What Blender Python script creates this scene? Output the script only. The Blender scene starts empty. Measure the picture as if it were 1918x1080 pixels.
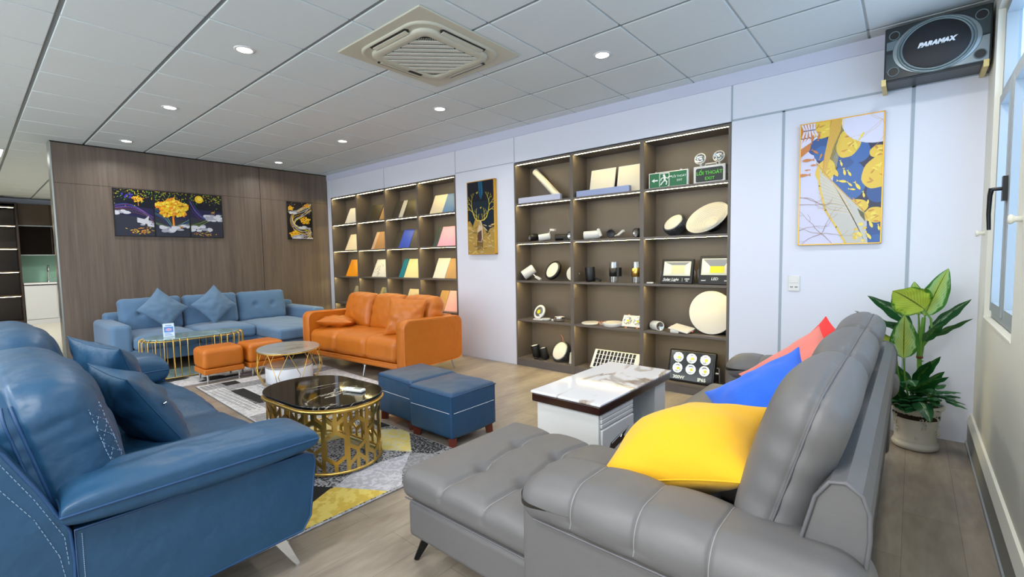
import bpy, bmesh, math, random
from mathutils import Vector, Matrix, noise
R = math.radians
sc = bpy.context.scene
COL = sc.collection
random.seed(7)

# ------------------------------------------------------------------ camera, world, exposure
cam = bpy.data.cameras.new('camera'); co = bpy.data.objects.new('camera', cam); COL.objects.link(co)
rows = ((0.76025992, 0.64940085, -0.01683454), (0.0296109, -0.06053004, -0.99772707), (-0.6489438, 0.75803341, -0.06524791))
rx, ry, rz_ = (Vector(r) for r in rows)
m3 = Matrix((rx, -ry, -rz_)).transposed()
co.matrix_world = Matrix.Translation((0, 0, 1.26)) @ m3.to_4x4()
cam.sensor_fit = 'HORIZONTAL'; cam.sensor_width = 36.0; cam.lens = 36.0 * 876.6 / 1918.0
cam.clip_start = 0.03; cam.clip_end = 200
sc.camera = co

world = bpy.data.worlds.new('daylight'); sc.world = world; world.use_nodes = True
bg = world.node_tree.nodes['Background']
bg.inputs[0].default_value = (0.89, 0.96, 1.0, 1); bg.inputs[1].default_value = 6.5
sc.view_settings.view_transform = 'Standard'; sc.view_settings.look = 'None'
sc.view_settings.gamma = 1.0; sc.view_settings.use_curve_mapping = False
sc.view_settings.exposure = -0.34
sc.cycles.max_bounces = 7; sc.cycles.diffuse_bounces = 4; sc.cycles.glossy_bounces = 3
sc.cycles.transmission_bounces = 5; sc.cycles.transparent_max_bounces = 8
sc.cycles.sample_clamp_indirect = 4.0; sc.cycles.caustics_reflective = False; sc.cycles.caustics_refractive = False

def portal(x, y, z, sx, sz, rot):
    l = bpy.data.lights.new('window_portal', 'AREA'); l.shape = 'RECTANGLE'; l.size = sx; l.size_y = sz
    l.cycles.is_portal = True
    o = bpy.data.objects.new('window_portal', l); o.location = (x, y, z); o.rotation_euler = rot; COL.objects.link(o)
WIN = [(2.85, 3.85), (1.15, 2.15), (-0.55, 0.45), (-2.25, -1.25)]       # right wall window openings (Y)
for a, b in WIN: portal(0.47, (a+b)/2, 1.73, 1.7, 1.0, (0, R(90), 0))
RW = [(-7.4, -5.6), (-5.4, -3.6), (-3.4, -1.6), (-1.4, 0.2)]                           # unseen rear wall window openings (X), enlarged to add frontal fill
for a, b in RW: portal((a+b)/2, -3.22, 1.485, b-a, 2.27, (R(90), 0, 0))

# ------------------------------------------------------------------ helpers
def hx(s):
    s = s.lstrip('#'); c = [int(s[i:i+2], 16)/255 for i in (0, 2, 4)]
    return tuple([(x/12.92 if x <= 0.04045 else ((x+0.055)/1.055)**2.4) for x in c] + [1.0])
MATS = {}
def mat(name, col=None, rough=0.5, metal=0.0, spec=0.5, var=0, vscale=3.0, bump=0, bscale=200.0, coat=0, emit=0, sheen=0, stretch=None, b2=0, b2s=8.0):
    if name in MATS: return MATS[name]
    m = bpy.data.materials.new(name); m.use_nodes = True; MATS[name] = m
    nt = m.node_tree; N = nt.nodes; L = nt.links; b = N['Principled BSDF']
    c = hx(col) if isinstance(col, str) else col
    b.inputs['Base Color'].default_value = c; b.inputs['Roughness'].default_value = rough
    b.inputs['Metallic'].default_value = metal; b.inputs['Specular IOR Level'].default_value = spec
    b.inputs['Coat Weight'].default_value = coat; b.inputs['Coat Roughness'].default_value = 0.08
    b.inputs['Sheen Weight'].default_value = sheen
    if emit: b.inputs['Emission Color'].default_value = c; b.inputs['Emission Strength'].default_value = emit
    if var or bump or b2:
        tc = N.new('ShaderNodeTexCoord'); mp = N.new('ShaderNodeMapping'); L.new(tc.outputs['Object'], mp.inputs[0])
        if stretch: mp.inputs['Scale'].default_value = stretch
    if var:
        n = N.new('ShaderNodeTexNoise'); n.inputs['Scale'].default_value = vscale; n.inputs['Detail'].default_value = 5
        L.new(mp.outputs[0], n.inputs['Vector'])
        mx = N.new('ShaderNodeMix'); mx.data_type = 'RGBA'
        mx.inputs[6].default_value = tuple([x*(1-var) for x in c[:3]] + [1]); mx.inputs[7].default_value = tuple([min(1, x*(1+var)) for x in c[:3]] + [1])
        L.new(n.outputs['Fac'], mx.inputs[0]); L.new(mx.outputs[2], b.inputs['Base Color'])
    prev = None
    for st, s in ((bump, bscale), (b2, b2s)):
        if not st: continue
        n = N.new('ShaderNodeTexNoise'); n.inputs['Scale'].default_value = s; n.inputs['Detail'].default_value = 3
        L.new(mp.outputs[0], n.inputs['Vector'])
        bp = N.new('ShaderNodeBump'); bp.inputs['Strength'].default_value = st; bp.inputs['Distance'].default_value = 0.6/s
        L.new(n.outputs['Fac'], bp.inputs['Height'])
        if prev: L.new(prev.outputs[0], bp.inputs['Normal'])
        prev = bp
    if prev: L.new(prev.outputs[0], b.inputs['Normal'])
    return m
def nodes(m):
    nt = m.node_tree; return nt, nt.nodes, nt.links, nt.nodes['Principled BSDF']
def woodmat(name, c1, c2, rough=0.45, axis='Z', scale=14.0, plank=None, stretch=0.06):
    m = mat(name, c1, rough); nt, N, L, b = nodes(m)
    tc = N.new('ShaderNodeTexCoord'); mp = N.new('ShaderNodeMapping'); L.new(tc.outputs['Object'], mp.inputs[0])
    mp.inputs['Scale'].default_value = {'X': (stretch, 1, 1), 'Y': (1, stretch, 1), 'Z': (1, 1, stretch)}[axis]
    n = N.new('ShaderNodeTexNoise'); n.inputs['Scale'].default_value = scale; n.inputs['Detail'].default_value = 8; n.inputs['Roughness'].default_value = 0.62; n.inputs['Distortion'].default_value = 0.5
    L.new(mp.outputs[0], n.inputs['Vector'])
    n2 = N.new('ShaderNodeTexNoise'); n2.inputs['Scale'].default_value = scale*6; n2.inputs['Detail'].default_value = 4; L.new(mp.outputs[0], n2.inputs['Vector'])
    ad = N.new('ShaderNodeMath'); ad.operation = 'MULTIPLY_ADD'; ad.inputs[1].default_value = 0.35; L.new(n2.outputs['Fac'], ad.inputs[0]); L.new(n.outputs['Fac'], ad.inputs[2])
    r = N.new('ShaderNodeValToRGB'); r.color_ramp.elements[0].position = 0.48; r.color_ramp.elements[1].position = 0.88
    r.color_ramp.elements[0].color = hx(c1); r.color_ramp.elements[1].color = hx(c2)
    L.new(ad.outputs[0], r.inputs[0]); out = r.outputs[0]
    if plank:
        w, l, dark = plank
        mp2 = N.new('ShaderNodeMapping'); L.new(tc.outputs['Object'], mp2.inputs[0])
        if axis == 'Y': mp2.inputs['Rotation'].default_value = (0, 0, R(90))
        br = N.new('ShaderNodeTexBrick'); br.inputs['Scale'].default_value = 1; br.inputs['Brick Width'].default_value = l; br.inputs['Row Height'].default_value = w
        br.inputs['Mortar Size'].default_value = 0.0016; br.inputs['Color1'].default_value = (0.90, 0.90, 0.90, 1); br.inputs['Color2'].default_value = (1.06, 1.06, 1.06, 1)
        br.inputs['Mortar'].default_value = (dark, dark, dark, 1); br.offset = 0.37; br.inputs['Bias'].default_value = 0.0
        L.new(mp2.outputs[0], br.inputs['Vector'])
        mx = N.new('ShaderNodeMix'); mx.data_type = 'RGBA'; mx.blend_type = 'MULTIPLY'; mx.inputs[0].default_value = 1
        L.new(out, mx.inputs[6]); L.new(br.outputs['Color'], mx.inputs[7]); out = mx.outputs[2]
    L.new(out, b.inputs['Base Color'])
    bp = N.new('ShaderNodeBump'); bp.inputs['Strength'].default_value = 0.12; bp.inputs['Distance'].default_value = 0.002
    L.new(n2.outputs['Fac'], bp.inputs['Height']); L.new(bp.outputs[0], b.inputs['Normal'])
    return m
def marblemat(name, base, vein, rough=0.08, scale=1.6, width=0.03, vein2=None, cloud=0.0):
    m = mat(name, base, rough, coat=0.3); nt, N, L, b = nodes(m)
    tc = N.new('ShaderNodeTexCoord'); mp = N.new('ShaderNodeMapping'); L.new(tc.outputs['Object'], mp.inputs[0]); mp.inputs['Rotation'].default_value = (0.1, 0.2, 0.9)
    mp.inputs['Scale'].default_value = (1.7, 0.7, 1)
    n = N.new('ShaderNodeTexNoise'); n.inputs['Scale'].default_value = scale; n.inputs['Detail'].default_value = 6; n.inputs['Distortion'].default_value = 1.2
    L.new(mp.outputs[0], n.inputs['Vector'])
    s = N.new('ShaderNodeMath'); s.operation = 'SUBTRACT'; s.inputs[1].default_value = 0.5; L.new(n.outputs['Fac'], s.inputs[0])
    a = N.new('ShaderNodeMath'); a.operation = 'ABSOLUTE'; L.new(s.outputs[0], a.inputs[0])
    r = N.new('ShaderNodeValToRGB'); e = r.color_ramp.elements
    e[0].position = 0.0; e[0].color = hx(vein); e[1].position = width; e[1].color = hx(base)
    if vein2: x = e.new(width*0.4); x.color = hx(vein2)
    L.new(a.outputs[0], r.inputs[0])
    n2 = N.new('ShaderNodeTexNoise'); n2.inputs['Scale'].default_value = scale*1.3; n2.inputs['Detail'].default_value = 2; L.new(tc.outputs['Object'], n2.inputs['Vector'])
    r2 = N.new('ShaderNodeValToRGB'); r2.color_ramp.elements[0].position = 0.42; r2.color_ramp.elements[1].position = 0.58
    L.new(n2.outputs['Fac'], r2.inputs[0])
    mx = N.new('ShaderNodeMix'); mx.data_type = 'RGBA'; mx.inputs[6].default_value = hx(base)
    L.new(r2.outputs[0], mx.inputs[0]); L.new(r.outputs[0], mx.inputs[7]); L.new(mx.outputs[2], b.inputs['Base Color'])
    return m
def glassmat(name, tint=(0.9, 0.96, 1, 1), trans=0.8, rough=0.03):
    m = mat(name, (0.8, 0.9, 1, 1), rough); nt, N, L, b = nodes(m)
    t = N.new('ShaderNodeBsdfTransparent'); t.inputs[0].default_value = tint
    g = N.new('ShaderNodeBsdfGlossy'); g.inputs['Roughness'].default_value = rough
    mx = N.new('ShaderNodeMixShader'); mx.inputs[0].default_value = 1-trans
    L.new(t.outputs[0], mx.inputs[1]); L.new(g.outputs[0], mx.inputs[2]); L.new(mx.outputs[0], N['Material Output'].inputs[0])
    return m

ROOTM = {}
class MB:
    def __init__(s, M=None): s.v = []; s.f = []; s.mi = []; s.sm = []; s.M = M or Matrix(); s.mat = 0
    def add(s, vs, fs, smooth=False):
        o = len(s.v); s.v += [s.M @ Vector(v) for v in vs]
        for i, f in enumerate(fs):
            s.f.append([o+k for k in f]); s.mi.append(s.mat); s.sm.append(smooth if isinstance(smooth, bool) else smooth[i])
        return s
    def box(s, x0, x1, y0, y1, z0, z1):
        v = [(x, y, z) for z in (z0, z1) for y in (y0, y1) for x in (x0, x1)]
        return s.add(v, [(0, 2, 3, 1), (4, 5, 7, 6), (0, 1, 5, 4), (2, 6, 7, 3), (0, 4, 6, 2), (1, 3, 7, 5)])
    def rbox(s, x0, x1, y0, y1, z0, z1, r=0.005, k=3, n=(1, 1, 1), fn=None):
        vs, fs, sm = rgrid((x1-x0)/2, (y1-y0)/2, (z1-z0)/2, r, n, k, fn)
        c = Vector(((x0+x1)/2, (y0+y1)/2, (z0+z1)/2))
        return s.add([v+c for v in vs], fs, True if fn else sm)
    def ring(s, c, ax, r, n, ph=0.0):
        ax = Vector(ax).normalized(); u = ax.orthogonal().normalized(); w = ax.cross(u)
        return [Vector(c) + (u*math.cos(ph+2*math.pi*i/n) + w*math.sin(ph+2*math.pi*i/n))*r for i in range(n)]
    def cyl(s, p0, p1, r0, r1=None, n=20, caps=True, ph=0.0):
        r1 = r0 if r1 is None else r1; p0 = Vector(p0); p1 = Vector(p1); ax = p1-p0
        a = s.ring(p0, ax, r0, n, ph); b = s.ring(p1, ax, r1, n, ph)
        s.add(a+b, [(i, (i+1) % n, n+(i+1) % n, n+i) for i in range(n)], n > 8)
        if caps: s.add(a, [tuple(reversed(range(n)))]); s.add(b, [tuple(range(n))])
        return s
    def tube(s, pts, r, n=8, closed=False):
        pts = [Vector(p) for p in pts]; m = len(pts); vs = []; fs = []; prev = None
        for i, p in enumerate(pts):
            a = pts[i-1] if (i or closed) else p; b = pts[(i+1) % m] if (i < m-1 or closed) else p
            t = (b-a).normalized() if (b-a).length > 1e-9 else Vector((0, 0, 1))
            u = t.orthogonal().normalized() if prev is None else (prev-t*prev.dot(t)).normalized()
            prev = u; w = t.cross(u)
            rr = r[i] if isinstance(r, (list, tuple)) else r
            vs += [p+(u*math.cos(2*math.pi*k/n)+w*math.sin(2*math.pi*k/n))*rr for k in range(n)]
        for i in range(m if closed else m-1):
            j = (i+1) % m
            fs += [(i*n+k, i*n+(k+1) % n, j*n+(k+1) % n, j*n+k) for k in range(n)]
        s.add(vs, fs, True)
        if not closed:
            s.add(vs[:n], [tuple(reversed(range(n)))]); s.add(vs[-n:], [tuple(range(n))])
        return s
    def lathe(s, prof, c=(0, 0, 0), n=32, M=None, fn=None):
        c = Vector(c); vs = []; M = M or Matrix()
        for j, (r, z) in enumerate(prof):
            for i in range(n):
                a = 2*math.pi*i/n; rr = r*(fn(a, z, r) if fn else 1)
                vs.append(c + M @ Vector((rr*math.cos(a), rr*math.sin(a), z)))
        fs = [(j*n+i, j*n+(i+1) % n, (j+1)*n+(i+1) % n, (j+1)*n+i) for j in range(len(prof)-1) for i in range(n)]
        return s.add(vs, fs, True)
    def prism(s, poly, d0, d1, ax='Y', smooth=False):
        f = {'Y': lambda p, d: (p[0], d, p[1]), 'Z': lambda p, d: (p[0], p[1], d), 'X': lambda p, d: (d, p[0], p[1])}[ax]
        n = len(poly); a = [f(p, d0) for p in poly]; b = [f(p, d1) for p in poly]
        s.add(a, [tuple(range(n))]); s.add(b, [tuple(reversed(range(n)))])
        return s.add(a+b, [(i, n+i, n+(i+1) % n, (i+1) % n) for i in range(n)], smooth)
    def build(s, name, mats, parent=None, **k):
        me = bpy.data.meshes.new(name)
        M = ROOTM.get(parent.name if parent else None)
        vs = [M @ v for v in s.v] if M else s.v
        me.from_pydata([tuple(v) for v in vs], [], s.f)
        for m in (mats if isinstance(mats, (list, tuple)) else [mats]): me.materials.append(m)
        for p, i, sm in zip(me.polygons, s.mi, s.sm): p.material_index = i; p.use_smooth = sm
        if not k.get('raw'):
            bm = bmesh.new(); bm.from_mesh(me); bmesh.ops.recalc_face_normals(bm, faces=bm.faces); bm.to_mesh(me); bm.free()
        o = bpy.data.objects.new(name, me); COL.objects.link(o)
        if parent: o.parent = parent; ROOTM[o.name] = M
        if k.get('label'): o['label'] = k['label']
        if k.get('kind'): o['kind'] = k['kind']
        return o
_rg = {}
def axis_samples(H, r, n, k):
    a = [-H+r-r*math.tan(R(45)*(k-i)/k) for i in range(k)]
    mid = [-(H-r)+2*(H-r)*i/n for i in range(n+1)]
    return a + mid + [-x for x in reversed(a)]
def rpoint(p, H, r):
    q = Vector([max(-(h-r), min(h-r, c)) for c, h in zip(p, H)]); d = Vector(p)-q
    return (q + d.normalized()*r, d.normalized()) if d.length > 1e-9 else (Vector(p), Vector((0, 0, 1)))
def rgrid(hx_, hy, hz, r, n, k, fn=None):
    H = (hx_, hy, hz); r = min(r, hx_*0.999, hy*0.999, hz*0.999)
    A = [axis_samples(h, r, m, k) for h, m in zip(H, n)]; D = [len(a)-1 for a in A]
    idx = {}; vs = []; fs = []; sm = []
    def V(i, j, l):
        key = (i, j, l)
        if key not in idx:
            p, nn = rpoint((A[0][i], A[1][j], A[2][l]), H, r)
            if fn: p = fn(p, nn)
            idx[key] = len(vs); vs.append(p)
        return idx[key]
    def face(ax, side):
        o = [a for a in (0, 1, 2) if a != ax]
        for a in range(D[o[0]]):
            for b in range(D[o[1]]):
                q = []
                for da, db in ((0, 0), (1, 0), (1, 1), (0, 1)):
                    t = [0, 0, 0]; t[ax] = side; t[o[0]] = a+da; t[o[1]] = b+db; q.append(V(*t))
                fs.append(q if (side > 0) ^ (ax == 1) else q[::-1])
                sm.append(not (k <= a < D[o[0]]-k and k <= b < D[o[1]]-k))
    for ax in (0, 1, 2): face(ax, 0); face(ax, D[ax])
    return vs, fs, sm
def pillow(mb, w, h, t, n=26, bow=0.09, wr=0.006, seed=0, M=None, pw=0.5, sag=0.0):
    """throw pillow in local XZ plane, thickness along Y; returns the seam points"""
    M = M or Matrix(); vs = []; idx = {}; seam = []
    def P(u, v, sd):
        x = w/2*u*(1-bow*(1-v*v)); z = h/2*v*(1-bow*(1-u*u))
        e = max(0, (1-u*u)*(1-v*v)); y = sd*t/2*(e**pw)
        q = Vector((u*2.2+seed, v*2.2, sd*3.0+seed)); y += wr*noise.noise(q*1.3)*min(1, e*3)*2
        cr = (abs(u)*abs(v))**2; y += wr*0.8*math.sin(14*math.atan2(v, u)+seed)*cr*min(1, e*8)
        z -= sag*(1-v)*0.5*e
        return M @ Vector((x, y, z))
    fs = []
    for sd in (1, -1):
        for i in range(n+1):
            for j in range(n+1):
                u = math.sin(math.pi/2*(2*i/n-1)); v = math.sin(math.pi/2*(2*j/n-1))
                edge = i in (0, n) or j in (0, n); key = (i, j, 0 if edge else sd)
                if key not in idx: idx[key] = len(vs); vs.append(P(u, v, sd))
        g = lambda i, j: idx[(i, j, 0 if (i in (0, n) or j in (0, n)) else sd)]
        for i in range(n):
            for j in range(n):
                q = (g(i, j), g(i+1, j), g(i+1, j+1), g(i, j+1)); fs.append(q if sd < 0 else q[::-1])
    ring = [(i, 0) for i in range(n)] + [(n, j) for j in range(n)] + [(i, n) for i in range(n, 0, -1)] + [(0, j) for j in range(n, 0, -1)]
    mb.add(vs, fs, True)
    return [vs[idx[(i, j, 0)]] for i, j in ring]
def thing(name, label, cat, loc=(0, 0, 0), rz=0.0, group=None):
    o = bpy.data.objects.new(name, None); COL.objects.link(o); o.empty_display_size = 0.1
    o.location = loc; o.rotation_euler = (0, 0, rz); o['label'] = label; o['category'] = cat
    if group: o['group'] = group
    ROOTM[o.name] = (Matrix.Translation(loc) @ Matrix.Rotation(rz, 4, 'Z')).inverted()
    return o
def tag(o, label, cat, group=None):
    o['label'] = label; o['category'] = cat
    if group: o['group'] = group
    return o
def struct(o): o['kind'] = 'structure'; return o
def dup(root, loc, rz=None, label=None, group=None):
    r = root.copy(); COL.objects.link(r); r.location = loc
    if rz is not None: r.rotation_euler = (0, 0, rz)
    if label: r['label'] = label
    if group: r['group'] = group
    def kids(src, dst):
        for ch in list(src.children):
            c = ch.copy(); COL.objects.link(c); c.parent = dst; kids(ch, c)
    kids(root, r)
    return r
def T(*p): return Matrix.Translation(p)
def RZ(a): return Matrix.Rotation(R(a), 4, 'Z')
def RX(a): return Matrix.Rotation(R(a), 4, 'X')
def RY(a): return Matrix.Rotation(R(a), 4, 'Y')
def text_mb(mb, s, size, M, ext=0.001, shear=0.0, bold=0.0, align='CENTER', spacing=1.0):
    """lettering in the local XZ plane of M facing -Y"""
    cu = bpy.data.curves.new('t', 'FONT'); cu.body = s; cu.size = size; cu.extrude = ext; cu.shear = shear; cu.offset = bold
    cu.align_x = align; cu.align_y = 'CENTER'; cu.resolution_u = 2; cu.space_character = spacing
    o = bpy.data.objects.new('t', cu); COL.objects.link(o)
    bpy.context.view_layer.update()
    me = bpy.data.meshes.new_from_object(o.evaluated_get(bpy.context.evaluated_depsgraph_get()))
    MM = M @ RX(90)
    mb.add([MM @ v.co for v in me.vertices], [tuple(p.vertices) for p in me.polygons])
    bpy.data.objects.remove(o); bpy.data.curves.remove(cu); bpy.data.meshes.remove(me)
def basis(c, xd, zd):
    x = Vector(xd).normalized(); z = Vector(zd); z = (z-x*z.dot(x)).normalized(); y = z.cross(x)
    m = Matrix((x, y, z)).transposed().to_4x4(); m.translation = Vector(c); return m
class Paint:
    """flat coloured patches stacked on a panel lying in the local XZ plane facing -Y"""
    def __init__(s, M=None, y=0.0, step=0.00035): s.mb = MB(M); s.mats = []; s.y = y; s.step = step; s.k = 0; s.clip = None
    def slot(s, m):
        if m not in s.mats: s.mats.append(m)
        s.mb.mat = s.mats.index(m)
    def poly(s, pts, m, lift=True):
        s.slot(m)
        if lift: s.k += 1
        if s.clip:
            pts = cliprect(pts, s.clip)
            if len(pts) < 3: return
        y = s.y - s.k*s.step
        s.mb.add([(p[0], y, p[1]) for p in pts], [tuple(range(len(pts)))])
    def ell(s, cx, cz, a, b, m, rot=0, n=20, wob=0, lift=True):
        pts = []
        for i in range(n):
            t = 2*math.pi*i/n; w = 1+wob*math.sin(3*t+cx*40)+wob*0.6*math.sin(7*t+cz*31)
            x = a*w*math.cos(t); z = b*w*math.sin(t); c, q = math.cos(R(rot)), math.sin(R(rot))
            pts.append((cx+x*c-z*q, cz+x*q+z*c))
        s.poly(pts, m, lift)
    def line(s, pts, w, m, lift=True):
        if lift: s.k += 1
        s.slot(m)
        for i in range(len(pts)-1):
            a = Vector(pts[i]); b = Vector(pts[i+1]); d = b-a
            if d.length < 1e-6: continue
            w0 = w[i] if isinstance(w, (list, tuple)) else w; w1 = w[i+1] if isinstance(w, (list, tuple)) else w
            nn = Vector((-d.y, d.x)).normalized(); e = d.normalized()*min(w0, w1)*0.25
            s.poly([tuple(a+nn*w0/2-e), tuple(b+nn*w1/2+e), tuple(b-nn*w1/2+e), tuple(a-nn*w0/2-e)], m, False)
    def fish(s, cx, cz, L, rot, m):
        sh = [(-.5, 0), (-.62, .16), (-.66, .17), (-.56, 0), (-.66, -.17), (-.62, -.16)]
        body = [(.5, 0), (.32, .13), (.05, .18), (-.25, .11), (-.45, .03), (-.7, .17), (-.62, 0), (-.7, -.17), (-.45, -.03), (-.25, -.11), (.05, -.16), (.32, -.11)]
        c, q = math.cos(R(rot)), math.sin(R(rot))
        s.poly([(cx+L*(x*c-z*q), cz+L*(x*q+z*c)) for x, z in body], m)
    def build(s, name, parent, **k): return s.mb.build(name, s.mats, parent, raw=True, **k)
def cliprect(pts, rc):
    x0, x1, z0, z1 = rc
    def cl(P, ins, inter):
        o = []
        for i in range(len(P)):
            a, b = P[i-1], P[i]
            if ins(b):
                if not ins(a): o.append(inter(a, b))
                o.append(b)
            elif ins(a): o.append(inter(a, b))
        return o
    def ix(v): return lambda a, b: (v, a[1]+(b[1]-a[1])*(v-a[0])/((b[0]-a[0]) or 1e-9))
    def iz(v): return lambda a, b: (a[0]+(b[0]-a[0])*(v-a[1])/((b[1]-a[1]) or 1e-9), v)
    for ins, it in ((lambda p: p[0] >= x0, ix(x0)), (lambda p: p[0] <= x1, ix(x1)), (lambda p: p[1] >= z0, iz(z0)), (lambda p: p[1] <= z1, iz(z1))):
        if pts: pts = cl(pts, ins, it)
    return pts
# ------------------------------------------------------------------ common materials
m_ceil = mat('ceiling_tile', '#dde6e8', 0.9, var=0.02, vscale=40, bump=0.15, bscale=260)
m_tbar = mat('ceiling_grid', '#b9c0c2', 0.5)
m_wall = mat('white_wall_panel', '#dfe3f0', 0.42, bump=0.03, bscale=300)
m_seam = mat('wall_joint', '#a3b0bc', 0.5)
m_cream = mat('cream_painted_wall', '#ecebdf', 0.7, var=0.02, vscale=2, bump=0.05, bscale=120)
m_floor = woodmat('floor_laminate', '#776d63', '#9e9385', 0.34, axis='Y', scale=5.5, plank=(0.2, 1.22, 0.62), stretch=0.22)
m_floor2 = mat('pale_floor_tile', '#b9b4a2', 0.18, var=0.04)
m_woodw = woodmat('brown_wood_laminate', '#5a4e45', '#74675b', 0.40, axis='Z', scale=15, stretch=0.035)
m_dark = mat('dark_joint', '#15120f', 0.8)
m_steel = mat('brushed_steel', '#b9bcb4', 0.28, metal=1, bump=0.1, bscale=60, stretch=(1, 1, 40))
m_alu = mat('grey_aluminium', '#a0a9ae', 0.45)
m_basew = mat('skirting_grey', '#9b9d98', 0.5)
m_white = mat('white_plastic', '#e4e4e2', 0.4)
m_offw = mat('warm_white_plastic', '#d8d6c8', 0.45)
m_black = mat('black_plastic', '#0d0e10', 0.4)
m_bmet = mat('black_metal', '#0a0b0d', 0.35, metal=0.4)
m_chrome = mat('chrome', '#dcdee0', 0.12, metal=1)
m_gold = mat('brushed_gold', '#dcb865', 0.30, metal=1)
m_goldp = mat('gold_frame', '#e0a93a', 0.35, metal=0.6)
m_glass = glassmat('window_glass', (0.70, 0.82, 0.97, 1), 0.88)
m_led = mat('warm_led', (1.0, 0.79, 0.34, 1), 0.5, emit=88)
m_down = mat('downlight_glow', (1.0, 0.97, 0.93, 1), 0.5, emit=26)
CZ = 2.736; XR = 0.325; YB = 4.19; XW = -7.78; YN = -3.1; XK = -15.0

# floor
b = MB(); b.box(-8.3, XR, YN, YB+0.35, -0.1, 0); struct(b.build('floor', m_floor))
b = MB(); b.box(XK, -8.3, YN, YB+0.35, -0.1, 0.0); struct(b.build('floor', m_floor2))
# ceiling: tiles with real gaps over a T-bar grid
b = MB(); sp = 0.602; x0 = -1.476; y0 = 2.841; spy = 0.598
for i in range(-23, 4):
    for j in range(-10, 4):
        a, c = x0+i*sp+0.007, x0+(i+1)*sp-0.007; d, e = y0+j*spy+0.012, y0+(j+1)*spy-0.012
        a = max(a, XK); c = min(c, XR+0.2); d = max(d, YN); e = min(e, YB+0.02)
        if c-a < 0.02 or e-d < 0.01: continue
        b.rbox(a, c, d, e, CZ, CZ+0.03, 0.004, 1)
b.mat = 1; b.box(XK-0.1, XR+0.3, YN-0.1, YB+0.4, CZ+0.009, CZ+0.03)
b.mat = 2
for j in range(-10, 5):
    if YN < y0+j*spy < YB: b.box(XK, XR+0.2, y0+j*spy-0.0118, y0+j*spy+0.0118, CZ+0.007, CZ+0.009)  # darker strips put the shade of a deeper gap into the colour
struct(b.build('ceiling', [m_ceil, m_tbar, mat('ceiling_gap_shade', '#7f888b', 0.5)]))
b = MB(); b.box(XK-0.1, XR+0.3, YN-0.1, YB+0.4, CZ+0.031, CZ+0.12); struct(b.build('ceiling', m_tbar))
# back wall (with openings where the bookcases stand) and joints
b = MB(); T_ = 0.05
for xa, xb, za, zb in ((-7.98, -7.672, 0, CZ), (-7.672, -4.518, 2.342, CZ), (-4.518, -3.53, 0, CZ), (-3.53, -1.168, 2.352, CZ), (-1.168, XR+0.25, 0, CZ)):
    b.box(xa, xb, YB, YB+T_, za, zb)
b.box(XK, XR+0.25, YB+0.32, YB+0.4, 0, CZ); b.box(XK, -7.98, YB, YB+0.05, 0, CZ)
b.mat = 1
def vj(x, za, zb, w=0.016): b.box(x-w/2, x+w/2, YB-0.0015, YB+0.001, za, zb)
def hj(z, xa, xb, w=0.014): b.box(xa, xb, YB-0.0015, YB+0.001, z-w/2, z+w/2)
vj(-6.09, 2.342, 2.64, 0.01); vj(-4.515, 2.342, 2.64, 0.01); vj(-3.52, 2.35, 2.64, 0.01); vj(-1.168, 2.352, 2.64, 0.014)
hj(2.357, -4.515, -3.535, 0.01); hj(2.357, -1.165, XR, 0.016); vj(-0.79, 0, 2.357, 0.02); vj(-0.027, 0, 2.357, 0.02)
struct(b.build('wall_back', [m_wall, m_seam]))
b = MB(); b.box(XW, XR, YB-0.012, YB, 2.64, CZ); struct(b.build('trim_1', mat('cornice_strip', '#ccd0e4', 0.5)))
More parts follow.
